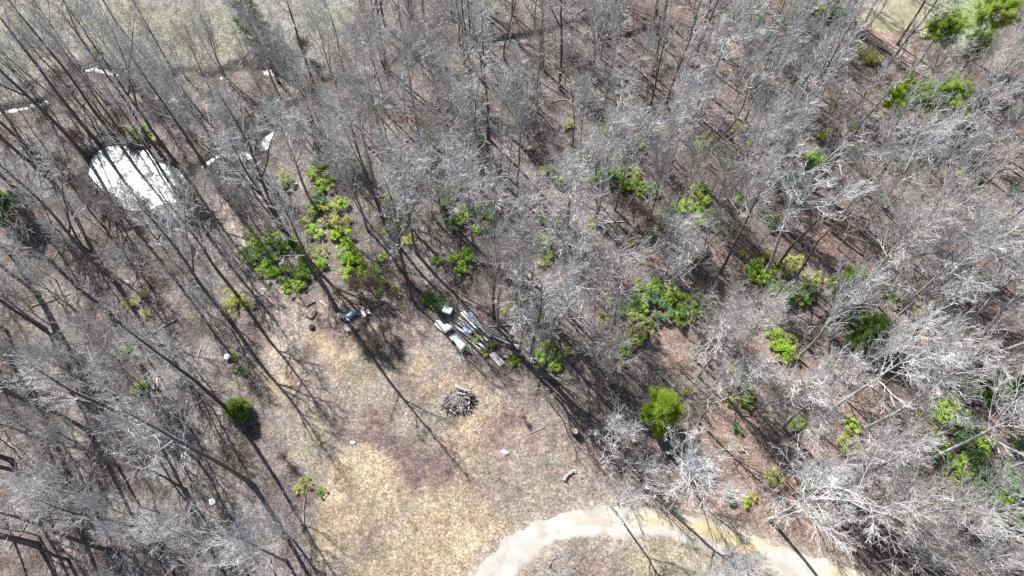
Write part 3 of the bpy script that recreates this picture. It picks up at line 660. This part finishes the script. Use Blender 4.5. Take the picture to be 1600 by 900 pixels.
# ------------------------------------------------------------------ evergreens
def ever(name, me_t, me_c, u, v, label, sxy=1, group=None, rz=0, cat='pine'):
    p = at(u, v); o = empty(name, (p[0], p[1], tz(*p) - .03), rz, label, cat, group); o.scale = (sxy, sxy, 1)
    obj('trunk', me_t, o); obj('crown', me_c, o); return o
a = make_pine(901, 6.4, .08, 1.75, .12, M['needle_lime'], 40, 1.7, NL=.24)
ever('pine_tree', a[0], a[1], 1022, 664, 'bright lime green young pine at the edge of the clearing')
def cedar(seed, h, r_): return make_pine(seed, h, .04, r_, .12, M['needle_dark'], 40, 2.0, cone=True, NL=.2)
a = cedar(911, 4.8, 2.2); ever('cedar_tree', a[0], a[1], 1314, 464, 'dark green rounded cedar, upper one of the pair below the pale limbs', cat='cedar')
a = cedar(912, 5.0, 2.2); ever('cedar_tree', a[0], a[1], 1345, 536, 'dark green rounded cedar, lower one of the pair by the brown slope', cat='cedar')
a = cedar(913, 2.4, .95); ever('cedar_tree', a[0], a[1], 378, 646, 'small dark conifer alone at the left edge of the clearing', cat='cedar')
a = cedar(914, 10, 2.2); ever('cedar_tree', a[0], a[1], 402, 62, 'tall dark cedar standing on the lawn at the top edge', cat='cedar')
a = cedar(915, 6, 1.8); ever('cedar_tree', a[0], a[1], 30, 345, 'dark cedar at the left edge level with the pond', cat='cedar')
PT = [(1385,192,1410,148,2.3,'needle_lime','short-trunked lime green pine with a compact crown'),(1437,205,1482,142,2.6,'needle','pine with a wide ragged dull green crown right of the compact one'),(1412,132,1482,42,2.1,'needle','tall pine with the biggest crown beside the muddy pond'),(1492,124,1532,66,1.7,'needle_dark','dark pine with a small crown below the one at the corner'),(1508,88,1568,14,2.3,'needle','pine with a yellowish spreading crown in the top right corner')]
for i, (u, v, u2, v2, r_, m_, lb) in enumerate(PT):
    x_, y_ = at(u, v)
    h = min(np.arange(5, 24, .25), key=lambda q: (px(x_, y_, q)[0] - u2) ** 2 + (px(x_, y_, q)[1] - v2) ** 2) + r_ * .35
    a = make_pine(921 + i, h, max(.3, 1 - r_ * 1.5 / h), r_, .2, M[m_], 26, 2.2, NL=.2); ever('pine_tree', a[0], a[1], u, v, lb, group='tall pines near the muddy pond')

# ------------------------------------------------------------------ built objects
class MB:
    def __init__(s): s.V = []; s.F = []
    def add(s, V, Fs):
        o = len(s.V); s.V += [tuple(v) for v in V]; s.F += [tuple(i + o for i in f) for f in Fs]; return s
    def box(s, c, d, rz=0, tilt=(0, 0)):
        m = Matrix.Translation(c) @ Matrix.Rotation(rz, 4, 'Z') @ Matrix.Rotation(tilt[0], 4, 'X') @ Matrix.Rotation(tilt[1], 4, 'Y')
        V = [m @ Vector((sx * d[0] / 2, sy * d[1] / 2, sz * d[2] / 2)) for sx in (-1, 1) for sy in (-1, 1) for sz in (-1, 1)]
        return s.add(V, [(0, 1, 3, 2), (4, 6, 7, 5), (0, 4, 5, 1), (2, 3, 7, 6), (0, 2, 6, 4), (1, 5, 7, 3)])
    def tube(s, P, r, n=8, cap=True):
        P = [Vector(p) for p in P]; r = r if hasattr(r, '__len__') else [r] * len(P); rings = []
        for i, p in enumerate(P):
            d = (P[min(i + 1, len(P) - 1)] - P[max(i - 1, 0)]).normalized(); a = Vector((0, 0, 1)) if abs(d.z) < .9 else Vector((1, 0, 0))
            u_ = d.cross(a).normalized(); v_ = d.cross(u_)
            rings.append([p + (u_ * math.cos(k * 2 * math.pi / n) + v_ * math.sin(k * 2 * math.pi / n)) * r[i] for k in range(n)])
        V = [q for rr in rings for q in rr]; Fs = [(i * n + k, i * n + (k + 1) % n, (i + 1) * n + (k + 1) % n, (i + 1) * n + k) for i in range(len(P) - 1) for k in range(n)]
        if cap: Fs += [tuple(range(n))[::-1], tuple((len(P) - 1) * n + k for k in range(n))]
        return s.add(V, Fs)
    def build(s, name, m, parent=None, bevel=0, smooth=False):
        me = bpy.data.meshes.new(name); me.from_pydata(s.V, [], s.F); me.materials.append(m); me.update()
        for p in me.polygons: p.use_smooth = smooth
        o = obj(name, me, parent)
        if bevel:
            b = o.modifiers.new('bevel', 'BEVEL'); b.width = bevel; b.segments = 2; b.limit_method = 'ANGLE'
        return o
def G(u, v, z=0): p = at(u, v, z); return Vector((p[0], p[1], tz(*p) + z))
def z4(X, Y_): return 640 + X / 7.26, 460 + Y_ / 7.26
rnd = random.Random(5)
def recenter(o):
    # move the object's origin to the base of its own shape
    me = o.data; n = len(me.vertices); c_ = np.zeros(n * 3, np.float32); me.vertices.foreach_get('co', c_); c_ = c_.reshape(-1, 3)
    m_ = np.array([c_[:, 0].mean(), c_[:, 1].mean(), c_[:, 2].min()]); me.vertices.foreach_set('co', (c_ - m_).ravel()); o.location = m_; me.update(); return o
def pipe(a, b, r_, z_, m_, label, name='metal_pipe', cat='pipe', hollow=True, zb=None):
    r_ *= .72
    A = G(*z4(*a), 0); B = G(*z4(*b), 0); A.z += z_; B.z += z_ if zb is None else zb
    mb = MB(); d = (B - A).normalized(); mb.tube([A, B], r_, 10, not hollow)
    if hollow:
        mb.tube([B, A], r_ * .82, 10, False)
        o = len(mb.V)
        for base, e in ((0, 0), (10, 1)):
            for k in range(10):
                i0 = base + k; i1 = base + (k + 1) % 10
                ib = 20 + (10 if e == 0 else 0)
                mb.F.append((i0, i1, ib + (k + 1) % 10, ib + k))
    o = recenter(mb.build(name, m_, None, smooth=False)); return tag(o, label, cat, 'pipes and rails in the scrap stack')
PW, PG, PL_, DM = M['pipe_white'], M['pipe_grey'], M['plank'], M['dark_metal']
pipe((590,240),(885,550),.13,.42,PW,'thickest white pipe lying across the middle of the stack')
pipe((570,185),(790,400),.07,.25,PG,'thin grey pipe at the upper left tip of the stack')
pipe((615,215),(915,505),.09,.36,PW,'white pipe along the upper right side next to the thickest one')
pipe((655,225),(935,480),.08,.15,PG,'grey pipe on the ground along the upper right edge of the stack')
pipe((690,215),(900,420),.05,.1,PW,'thin pale pipe outermost on the upper right of the stack')
pipe((562,290),(800,500),.11,.3,PW,'white pipe below left of the thickest one')
pipe((575,330),(775,480),.07,.12,PW,'short white pipe under the blue sheet')
pipe((545,340),(745,520),.08,.2,PG,'grey pipe ending beside the yellowed boards')
pipe((440,285),(650,450),.07,.2,DM,'blackened pipe at the left of the stack near the white cabinet')
pipe((455,345),(860,630),.1,.25,PW,'long white pipe on the lower left side of the stack')
pipe((480,345),(855,610),.06,.3,PG,'long grey rail beside the lower left white pipe')
pipe((470,378),(822,645),.07,.1,PW,'outermost white pipe on the lower left of the stack')
pipe((600,440),(790,590),.06,.36,PW,'short white pipe lying on the lower left long ones')
pipe((950,490),(1200,605),.07,.2,PG,'grey pipe running out of the lower right of the stack')
pipe((1040,530),(1285,607),.05,.1,PW,'thin pale pipe reaching furthest to the lower right')
pipe((1070,560),(1200,690),.06,.25,DM,'dark pipe crossing above the grey planks')
pipe((375,145),(445,195),.05,.35,PG,'short grey pipe poking out past the white cabinet')
pipe((900,470),(1040,540),.06,.3,PG,'short grey pipe joining the stack to the lower pipes')
pipe((720,400),(760,470),.05,.6,DM,'short black bar across the stack')
def plank(a, b, wd, th, z_, m_, label, grp='boards and planks by the scrap stack'):
    A = G(*z4(*a), 0); B = G(*z4(*b), 0); c_ = (A + B) / 2; d = B - A
    o = MB().box((0, 0, th / 2), (Vector((d.x, d.y)).length, wd, th)).build('plank', m_, bevel=.008); o.location = (c_.x, c_.y, c_.z + z_); o.rotation_euler = (0, 0, math.atan2(d.y, d.x))
    return tag(o, label, 'plank', grp)
plank((1022,402),(1150,492),.16,.05,.05,M['fresh_wood'],'reddish brown board lying alone above the stack')
plank((745,480),(835,552),.18,.05,.5,M['fresh_wood'],'yellowed board on top of the stack middle')
plank((700,440),(780,500),.15,.05,.46,PL_,'grey board on top left of the yellowed one')
for i, nm in enumerate(('uppermost', 'second', 'third', 'fourth', 'lowest')):
    plank((1035 + 6 * i, 622 + 23 * i),(1195 - 6 * i + 4 * (i % 2), 648 + 20 * i),.17,.06,.06 + .05 * (i % 3),PL_ if i % 2 else M['stick'],f'{nm} of the grey planks at the lower right of the stack')
# grated metal rack
mb = MB(); a, b, c_, d = [Vector((*at(*z4(*q)), 0)) for q in ((905,690),(962,665),(1075,785),(1022,822))]
for i in range(7):
    t = i / 6; mb.tube([a.lerp(b, t) + Vector((0, 0, .2)), d.lerp(c_, t) + Vector((0, 0, .26))], .02, 5)
for i in range(7):
    t = i / 6; mb.tube([a.lerp(d, t) + Vector((0, 0, .235 + .02 * t)), b.lerp(c_, t) + Vector((0, 0, .235 + .02 * t))], .018, 5)
o = recenter(mb.build('wire_rack', PW)); o.location.z += tz(*a.xy) - .1; tag(o, 'pale wire rack lying flat below the scrap stack', 'rack')
# sheets of bent white metal: outline grid with dents and a thickness
def sheet(name, poly, z0, amp, m_, label, cat='sheet', th=.03, seed=1, edge=.0, zoom=z4, group=None, hump=.0):
    P = np.array([at(*zoom(*q)) for q in poly]); c0 = P.mean(0); Q = smooth_line(np.vstack([P, P[:1]]), 3)[:-1]; n = len(Q)
    V = []; rings = (.05, .3, .55, .8, .95, 1.0); gg = np.random.default_rng(seed)
    for s in rings:
        for q in Q:
            p = c0 + (q - c0) * s; zz = z0 + hump * (1 - s ** 4) + amp * (vnoise(p[0], p[1], .6, seed) - .5) * 2 - (edge if s == 1 else 0)
            V.append((p[0], p[1], zz))
    k = len(rings); Fs = [tuple(range(n))] + [(r_ * n + i, r_ * n + (i + 1) % n, (r_ + 1) * n + (i + 1) % n, (r_ + 1) * n + i) for r_ in range(k - 1) for i in range(n)]
    m = MB(); m.add(V, Fs); o = recenter(m.build(name, m_, smooth=True)); o.location.z += tz(*c0)
    sm = o.modifiers.new('thickness', 'SOLIDIFY'); sm.thickness = th; sm.offset = -1
    return tag(o, label, cat, group)
WM = M['white_metal']
sheet('metal_sheet', [(285,370),(300,330),(345,320),(400,372),(435,362),(500,400),(478,425),(430,450),(405,468),(340,420)], .35, .09, WM, 'bent white metal sheet left of the pipe stack', seed=3, edge=.1, hump=.18)
t = empty('boat_shell', tuple(G(*z4(560,585))), 0, 'upturned white shell with a rounded end left of the pipe stack', 'shell')
def shell_part(name, poly, z0, hump, m_, seed):
    o = sheet(name, poly, z0, .03, m_, None, None, seed=seed, edge=.12, hump=hump); o.parent = t; o.location = o.location - t.location; return o
shell_part('hull', [(500,535),(545,520),(600,560),(648,600),(645,625),(602,670),(570,640),(530,590)], .3, .35, WM, 5)
shell_part('deck', [(460,512),(530,490),(556,515),(540,535),(505,560),(470,545)], .3, .12, M['blue'], 6)
m = MB(); m.box((G(*z4(622,640)).x, G(*z4(622,640)).y, 0), (.9, .06, .08), R(52)); o = recenter(m.build('rim', DM)); o.parent = t; o.location = Vector((o.location.x - t.location.x, o.location.y - t.location.y, .5))
sheet('metal_sheet', [(620,390),(680,400),(715,440),(700,480),(650,465),(615,430)], .5, .08, M['blue'], 'blue-grey sheet on the middle of the pipe stack', seed=8)
sheet('metal_sheet', [(725,400),(760,425),(850,480),(830,500),(760,450)], .62, .04, DM, 'narrow dark sheet on top of the pipe stack', seed=9)
sheet('metal_sheet', [(650,240),(690,235),(720,290),(690,295)], .45, .05, M['blue'], 'small blue-grey sheet at the upper end of the stack', seed=10)
# white cabinet at the top-left of the stack
def appliance(X, Y_, d, rz, label, zoom=z4, name='metal_cabinet', tilt=0):
    p = G(*zoom(X, Y_)); t = empty(name, tuple(p), rz, label, 'cabinet'); t.rotation_euler = (tilt, 0, rz)
    MB().box((0, 0, d[2] / 2), d).build('body', WM, t, .02)
    MB().box((0, -d[1] / 2 - .012, d[2] / 2), (d[0] * .94, .02, d[2] * .92)).build('door', M['pipe_grey'], t, .005)
    MB().box((d[0] * .38, -d[1] / 2 - .04, d[2] * .6), (.03, .03, .22)).build('handle', DM, t)
    return t
appliance(435, 215, (.85, .65, .6), R(-20), 'small white metal cabinet above the bent sheet')
m = MB(); c_ = G(*z4(490,260)); 
for k in (-1, 1): m.box((0, k * .18, .12), (.6, .04, .05))
for k in range(4): m.box((-.24 + k * .16, 0, .15), (.04, .4, .05))
o = m.build('pallet', DM); o.location = c_; o.rotation_euler = (0, 0, R(-45)); tag(o, 'small dark slatted frame beside the white cabinet', 'frame')
# weeds through the stack are bushes above; scrap heap by the brown brush
def z5(X, Y_): return 460 + X / 7.26, 430 + Y_ / 7.26
sheet('metal_sheet', [(498,485),(515,458),(550,465),(585,500),(570,520),(530,505)], .45, .06, WM, 'white crumpled sheet at the left of the scrap heap', seed=12, edge=.12, zoom=z5, hump=.12)
sheet('metal_sheet', [(560,520),(600,510),(640,530),(630,548),(590,540)], .25, .04, M['blue'], 'narrow grey-blue sheet curling out under the crumpled one', seed=13, edge=.05, zoom=z5)
sheet('metal_sheet', [(762,432),(800,420),(835,500),(790,517)], .5, .03, WM, 'upright white panel at the right of the scrap heap', seed=14, edge=.06, zoom=z5, hump=.08)
sheet('metal_sheet', [(815,430),(850,418),(880,450),(885,470),(840,460)], .3, .06, WM, 'small white folded sheet at the far right of the scrap heap', seed=15, edge=.08, zoom=z5, hump=.08)
sheet('metal_sheet', [(565,610),(600,575),(650,570),(670,600),(650,650),(600,655)], .3, .04, M['stick'], 'weathered grey board panel at the bottom of the scrap heap', seed=16, edge=.1, zoom=z5)
sheet('metal_sheet', [(680,580),(720,570),(760,600),(720,640),(680,620)], .3, .07, DM, 'dark crumpled sheet right of the weathered panel', seed=17, edge=.1, zoom=z5)
p = G(*z5(665,470)); t = empty('barrel', (p.x, p.y, p.z + .3), R(50), 'blue-grey barrel lying in the scrap heap', 'barrel')
m = MB(); m.tube([(-.45, 0, 0), (-.42, 0, 0), (-.15, 0, 0), (.15, 0, 0), (.42, 0, 0), (.45, 0, 0)], [.27, .29, .3, .3, .29, .27], 20); m.build('body', M['blue'], t, smooth=True)
m = MB(); 
for q in (-.15, .15): m.tube([(q - .02, 0, 0), (q, 0, 0), (q + .02, 0, 0)], [.3, .318, .3], 20, False)
m.build('hoop', M['pipe_grey'], t)
m = MB(); m.tube([(.45, 0, 0), (.465, 0, 0)], .25, 20); m.build('lid', M['dark_metal'], t)
for (a_, b_, r_, m_, lb) in (((515,375),(530,455),.03,PW,'thin pale rod leaning at the left of the scrap heap'),((785,385),(800,430),.05,PW,'short white rod at the upper right of the scrap heap'),((690,550),(745,590),.025,PW,'thin white rod at the bottom of the scrap heap'),((700,465),(770,480),.05,M['rust'],'rusty brown bar in the middle of the scrap heap'),((600,665),(710,660),.05,M['rust'],'orange-brown pole along the bottom of the scrap heap')):
    A, B = G(*z5(*a_)), G(*z5(*b_)); A.z += .25; B.z += .45; tag(recenter(MB().tube([A, B], r_, 7).build('metal_rod', m_)), lb, 'rod', 'rods in the scrap heap')
# logs and stumps
def log(P, r0, r1, label, m_=None, grp=None, z_=0.0, zoom=None, name='log', stub=True):
    Q = []; 
    for i, q in enumerate(P):
        c_ = G(*(zoom(*q) if zoom else q)); Q.append(c_ + Vector((rnd.uniform(-.04, .04), rnd.uniform(-.04, .04), r0 * .7 + z_)))
    n = len(Q); Q2 = smooth_line(np.array([tuple(q) for q in Q]), 3) if n > 2 else np.array([tuple(Q[0].lerp(Q[1], t_)) for t_ in (0, .35, .7, 1)])
    k = len(Q2); rr = [(r0 + (r1 - r0) * i / (k - 1)) * rnd.uniform(.88, 1.1) for i in range(k)]
    m = MB(); m.tube(Q2, rr, 9)
    if stub:
        for i in range(1, k - 1, 2):
            b_ = Vector(Q2[i]); m.tube([b_, b_ + Vector((rnd.uniform(-.4, .4), rnd.uniform(-.4, .4), rnd.uniform(.1, .4)))], [rr[i] * .45, rr[i] * .15], 5)
    return tag(recenter(m.build(name, m_ or M['bark_pale'], smooth=True)), label, 'log', grp)
log([(138,541),(143,560),(148,580)], .13, .07, 'pale fallen log by the left woods')
log([(240,520),(258,508),(275,500)], .12, .09, 'fallen log with a whitish end between the left trees', M['bark_grey'])
log([(241,592),(242,610)], .1, .1, 'left of the two short pale posts lying side by side', M['fresh_wood'], 'two pale posts on the left')
log([(246,592),(247,610)], .1, .1, 'right of the two short pale posts lying side by side', M['fresh_wood'], 'two pale posts on the left')
log([(1012,42),(985,55),(960,62),(925,68)], .3, .12, 'dark fallen trunk near the top edge above the bushes', M['char'])
log([(690,120),(715,118),(740,112),(790,116)], .12, .05, 'thin fallen trunk lying across the wood below the creek', M['bark_grey'])
log([(480,480),(494,473)], .09, .07, 'charred log end at the upper left of the scrap heap', M['char'], stub=False)
log([(479,497),(489,500),(496,489)], .09, .06, 'bent charred log left of the scrap heap', M['char'], stub=False)
log([(500,471),(514,482)], .07, .05, 'thin pale log lying above the charred ones', M['fresh_wood'], stub=False)
log([(1150,360),(1180,385)], .1, .06, 'fallen branch on the brown slope near the bushes', M['bark_grey'])
log([(880,752),(888,742),(896,738)], .16, .1, 'short pale rotten log at the edge of the clearing', M['stick'])
log([(820,680),(850,668)], .05, .03, 'thin dead branch on the clearing right of the brush pile', M['stick'])
log([(205,612),(222,622),(232,618)], .12, .08, 'grey rotting log among the left trees', M['bark_grey'])
items = []
for (u, v, p) in scatter(70, None, 3.0):
    a_ = g.uniform(0, 6.28); L_ = g.uniform(1.2, 4.5); q_ = p + np.array([math.cos(a_), math.sin(a_)]) * L_; m_ = (p + q_) / 2 + g.normal(size=2) * .2
    if not okpos(*q_): continue
    o = log([px(*p), px(*m_), px(*q_)], g.uniform(.05, .13), .03, 'x', M['bark_pale'] if g.random() < .4 else M['bark_grey'], None, name='fallen_branch')
    o['category'] = 'branch'; items.append((o, 'fallen bare branch', u, v))
label_all(items, 'fallen branches on the forest floor')
def stump(u, v, r_, h, label, m_=None):
    c_ = G(u, v); t = empty('tree_stump', tuple(c_), rnd.uniform(0, 6), label, 'stump')
    MB().tube([(0, 0, -.1), (0, 0, .08), (0, 0, h)], [r_ * 1.4, r_ * 1.05, r_], 11).build('base', m_ or M['bark_dark'], t, smooth=False)
    MB().tube([(0, 0, h), (0, 0, h + .012)], r_ * .88, 11).build('cut_face', M['fresh_wood'] if m_ is None else M['char'], t)
stump(898, 678, .28, .9, 'tall dark stump at the right edge of the clearing')
stump(489, 514, .24, .3, 'blackened stump below the charred logs', M['char'])
def rock(u, v, r_, label, m_=None, sq=.5, name='rock'):
    me = bpy.data.meshes.new(name); import bmesh
    bm = bmesh.new(); bmesh.ops.create_icosphere(bm, subdivisions=3, radius=r_)
    for q in bm.verts:
        k = 1 + .5 * (vnoise(q.co.x * 3 / r_ * .3, (q.co.y + q.co.z) / r_, .5, int(u)) - .5); q.co = Vector((q.co.x * k * 1.2, q.co.y * k * .85, q.co.z * k * sq))
    bm.to_mesh(me); bm.free(); me.materials.append(m_ or M['stone']); o = obj(name, me); c_ = G(u, v); o.location = (c_.x, c_.y, c_.z + r_ * sq * .5); tag(o, label, 'rock')
rock(789, 707, .3, 'pale rock in the middle of the clearing')
rock(552, 693, .2, 'small whitish rock above the tan grass patch')
rock(897, 737, .2, 'tan rock at the end of the rotten log', M['plank'])
rock(616, 478, .18, 'small pale rock right of the brown brush')
rock(200, 442, .22, 'round grey rock among the left trees')
rock(1012, 762, .25, 'pale rock above the road bend')
for i, (u, v, lb) in enumerate(((52,162,'leftmost'),(66,158,'second'),(150,112,'uppermost'),(170,112,'right hand'),(245,150,'lone'),(268,156,'flat'))):  # flat pale stone shapes added in place of sun glints on the creek
    rock(u, v, .45, f'{lb} pale rock at the rim of the creek near the lawn, by x', sq=.3)
LR = ['flat pale rock furthest left in the creek below the lawn','pale rock just right of the furthest left creek rock','pale rock on the creek bend at the lawn edge','pale rock right of the one on the creek bend','pale rock in the creek branch above the pond','flat pale rock right of the one above the pond']
for o, lb in zip([o for o in COL.objects if o.get('label', '').endswith('by x')], LR): o['label'] = lb
# box on four legs
c_ = G(345, 790.5); t = empty('box_stand', tuple(c_), R(12), 'white-topped box standing on thin legs in the lower left woods', 'box stand')
MB().box((0, 0, 1.55), (.42, .42, .42)).build('box', M['dark_metal'], t, .01)
MB().box((0, 0, 1.79), (.5, .5, .05)).build('lid', WM, t, .01)
for sx in (-1, 1):
    for sy in (-1, 1): MB().tube([(sx * .17, sy * .17, 1.36), (sx * .4, sy * .4, -.05)], .018, 6).build('leg', M['pipe_grey'], t)
# white jug beside the tree on the left
c_ = G(357, 560); t = empty('bucket', tuple(c_), 0, 'pale blue-grey bucket at the foot of a tree by the clearing', 'bucket')
MB().tube([(0, 0, 0), (0, 0, .5)], [.2, .26], 14).build('body', M['blue'], t, smooth=False); MB().tube([(0, 0, .5), (0, 0, .54)], [.28, .27], 14).build('lid', WM, t)
m = MB(); m.tube([(.28 * math.cos(k * math.pi / 8), 0, .5 + .2 * math.sin(k * math.pi / 8)) for k in range(9)], .012, 5); m.build('handle', PG, t)
# brush pile
pc = at(717, 627); pz = tz(*pc); g2 = np.random.default_rng(44); n = 420
t = empty('brush_pile', (pc[0], pc[1], pz), 0, 'round pile of cut branches in the middle of the clearing', 'brush pile')
def sticks(n, r0, r1, Lm, rad, zmax, seed):
    gg = np.random.default_rng(seed); a = gg.uniform(0, 6.28, n); q = rad * gg.random(n) ** .6
    c0 = np.stack([np.cos(a) * q, np.sin(a) * q * .9, (1 - (q / rad) ** 2) * zmax * gg.uniform(.3, 1, n) + .06], 1)
    th = gg.uniform(0, 6.28, n); th = np.where(c0[:, 0] < -.2, R(50) + gg.normal(size=n) * .35, th)
    d = np.stack([np.cos(th), np.sin(th), gg.normal(size=n) * .18], 1); d[:, 2] -= .0; L = Lm * gg.uniform(.5, 1.3, n)
    P = np.stack([c0 - d * L[:, None] / 2, c0 + gg.normal(size=(n, 3)) * .05, c0 + d * L[:, None] / 2], 1); P[:, :, 2] = np.maximum(P[:, :, 2], .03)
    return poly_prisms(P, radii(gg.uniform(r0, r1, n), 3, .5), 5)
V, Fc = sticks(220, .014, .05, 1.05, 1.15, .6, 1); obj('branches', mesh_np('branches', V, Fc, M['stick']), t)
V, Fc = sticks(200, .02, .06, 1.1, 1.2, .4, 2); obj('dark_branches', mesh_np('dark_branches', V, Fc, M['bark_dark']), t)
def zb(X, Y_): return 640 + X / 10, 580 + Y_ / 10
for (a_, b_, c2_, r_, z_, m_, lb) in (((720,285),(830,320),(985,355),.12,.75,'bark_pale','longest white log across the top of the brush pile'),((760,380),(820,392),(885,395),.1,.65,'bark_pale','short white log just below the longest one'),((862,430),(900,445),(950,462),.08,.55,'bark_pale','third white log, lowest of those across the pile'),((930,480),(928,560),(925,640),.06,.3,'bark_pale','pale log upright in the picture at the right side of the pile'),((630,600),(660,630),(740,690),.08,.15,'bark_pale','pale log at the foot of the brush pile'),((880,370),(930,420),(960,500),.12,.45,'bark_dark','dark log on the right of the brush pile'),((720,260),(780,270),(800,300),.08,.72,'bark_pale','short pale log behind the longest one')):
    log([a_, b_, c2_], r_, r_ * .7, lb, M[m_], 'logs on the brush pile', z_, zb, stub=False)

# ------------------------------------------------------------------ ground cover
def in_frame_pts(n, seed, w_=None):
    gg = np.random.default_rng(seed); x_ = gg.uniform(-72, 72, n); y_ = gg.uniform(0, 80, n); u, v = px(x_, y_)
    ok = (u > -60) & (u < 1660) & (v > -40) & (v < 960) & (sdist(x_, y_, POND) > .1) & (seg_dist(x_, y_, ROADC) > 1.5 + gg.random(n) * .5) & (sdist(x_, y_, MUD) > .1)
    dc_ = np.minimum(np.minimum(seg_dist(x_, y_, CREEK1), seg_dist(x_, y_, CREEK2)), seg_dist(x_, y_, CREEK3)); ok &= dc_ > .55
    return x_[ok], y_[ok], u[ok], v[ok], gg
# fallen leaves
x_, y_, u, v, gg = in_frame_pts(260000, 11)
cd = sdist(x_, y_, CLEAR); lwn = inside(x_, y_, LAWN); tn = inside(x_, y_, TAN1) | inside(x_, y_, TAN2)
keep = gg.random(len(x_)) < np.where(lwn, .04, np.where(tn, .12, np.where(cd < 0, .5, .55 + .45 * (x_ > 5)))) * sstep(.3, .6, fbm(x_, y_, 3, 120))
x_, y_ = x_[keep], y_[keep]; n = len(x_); C = np.column_stack([x_, y_, ter(x_, y_) + .03])
V, Fc = leaves(gg, C, .065, .75); tag(obj('leaf_litter', mesh_np('leaf_litter', V, Fc, M['litter'])), kind='stuff', label='brown fallen leaves strewn over the forest floor', cat='leaves')
# sticks and stems of undergrowth
x_, y_, u, v, gg = in_frame_pts(150000, 12)
cd = sdist(x_, y_, CLEAR); lwn = inside(x_, y_, LAWN)
keep = gg.random(len(x_)) < np.where(lwn, .1, np.where(cd < 0, .1, .85)) * sstep(.34, .62, fbm(x_, y_, 4, 70))
x_, y_ = x_[keep], y_[keep]; n = len(x_); P0 = np.column_stack([x_, y_, ter(x_, y_)]); d = norm(np.column_stack([gg.normal(size=n) * .8, gg.normal(size=n) * .8, np.abs(gg.normal(size=n)) * .8 + .1])); L = gg.uniform(.25, .95, n)
V, Fc = prisms(P0, P0 + d * L[:, None], np.full(n, .011), np.full(n, .006), 3)
tag(obj('undergrowth', mesh_np('undergrowth', V, Fc, M['stick'])), kind='stuff', label='bare grey stems and sticks covering the forest floor', cat='undergrowth')
# dry grass blades
x_, y_, u, v, gg = in_frame_pts(420000, 13)
cd = sdist(x_, y_, CLEAR); lwn = inside(x_, y_, LAWN); tn = inside(x_, y_, TAN1) | inside(x_, y_, TAN2)
keep = gg.random(len(x_)) < np.where(tn, .95, np.where(cd < 0, .22, np.where(lwn, .12, .02)))
x_, y_ = x_[keep], y_[keep]; n = len(x_); P0 = np.column_stack([x_, y_, ter(x_, y_) - .01]); d = norm(np.column_stack([gg.normal(size=n) * .6, gg.normal(size=n) * .6, np.full(n, .8)])); L = gg.uniform(.06, .2, n)
V, Fc = prisms(P0, P0 + d * L[:, None], np.full(n, .014), np.full(n, .004), 3)
tag(obj('dry_grass', mesh_np('dry_grass', V, Fc, M['straw'])), kind='stuff', label='short dry tan grass of the clearing and the lawn', cat='grass')
print('trees', len(TREES), 'objects', len(bpy.data.objects))
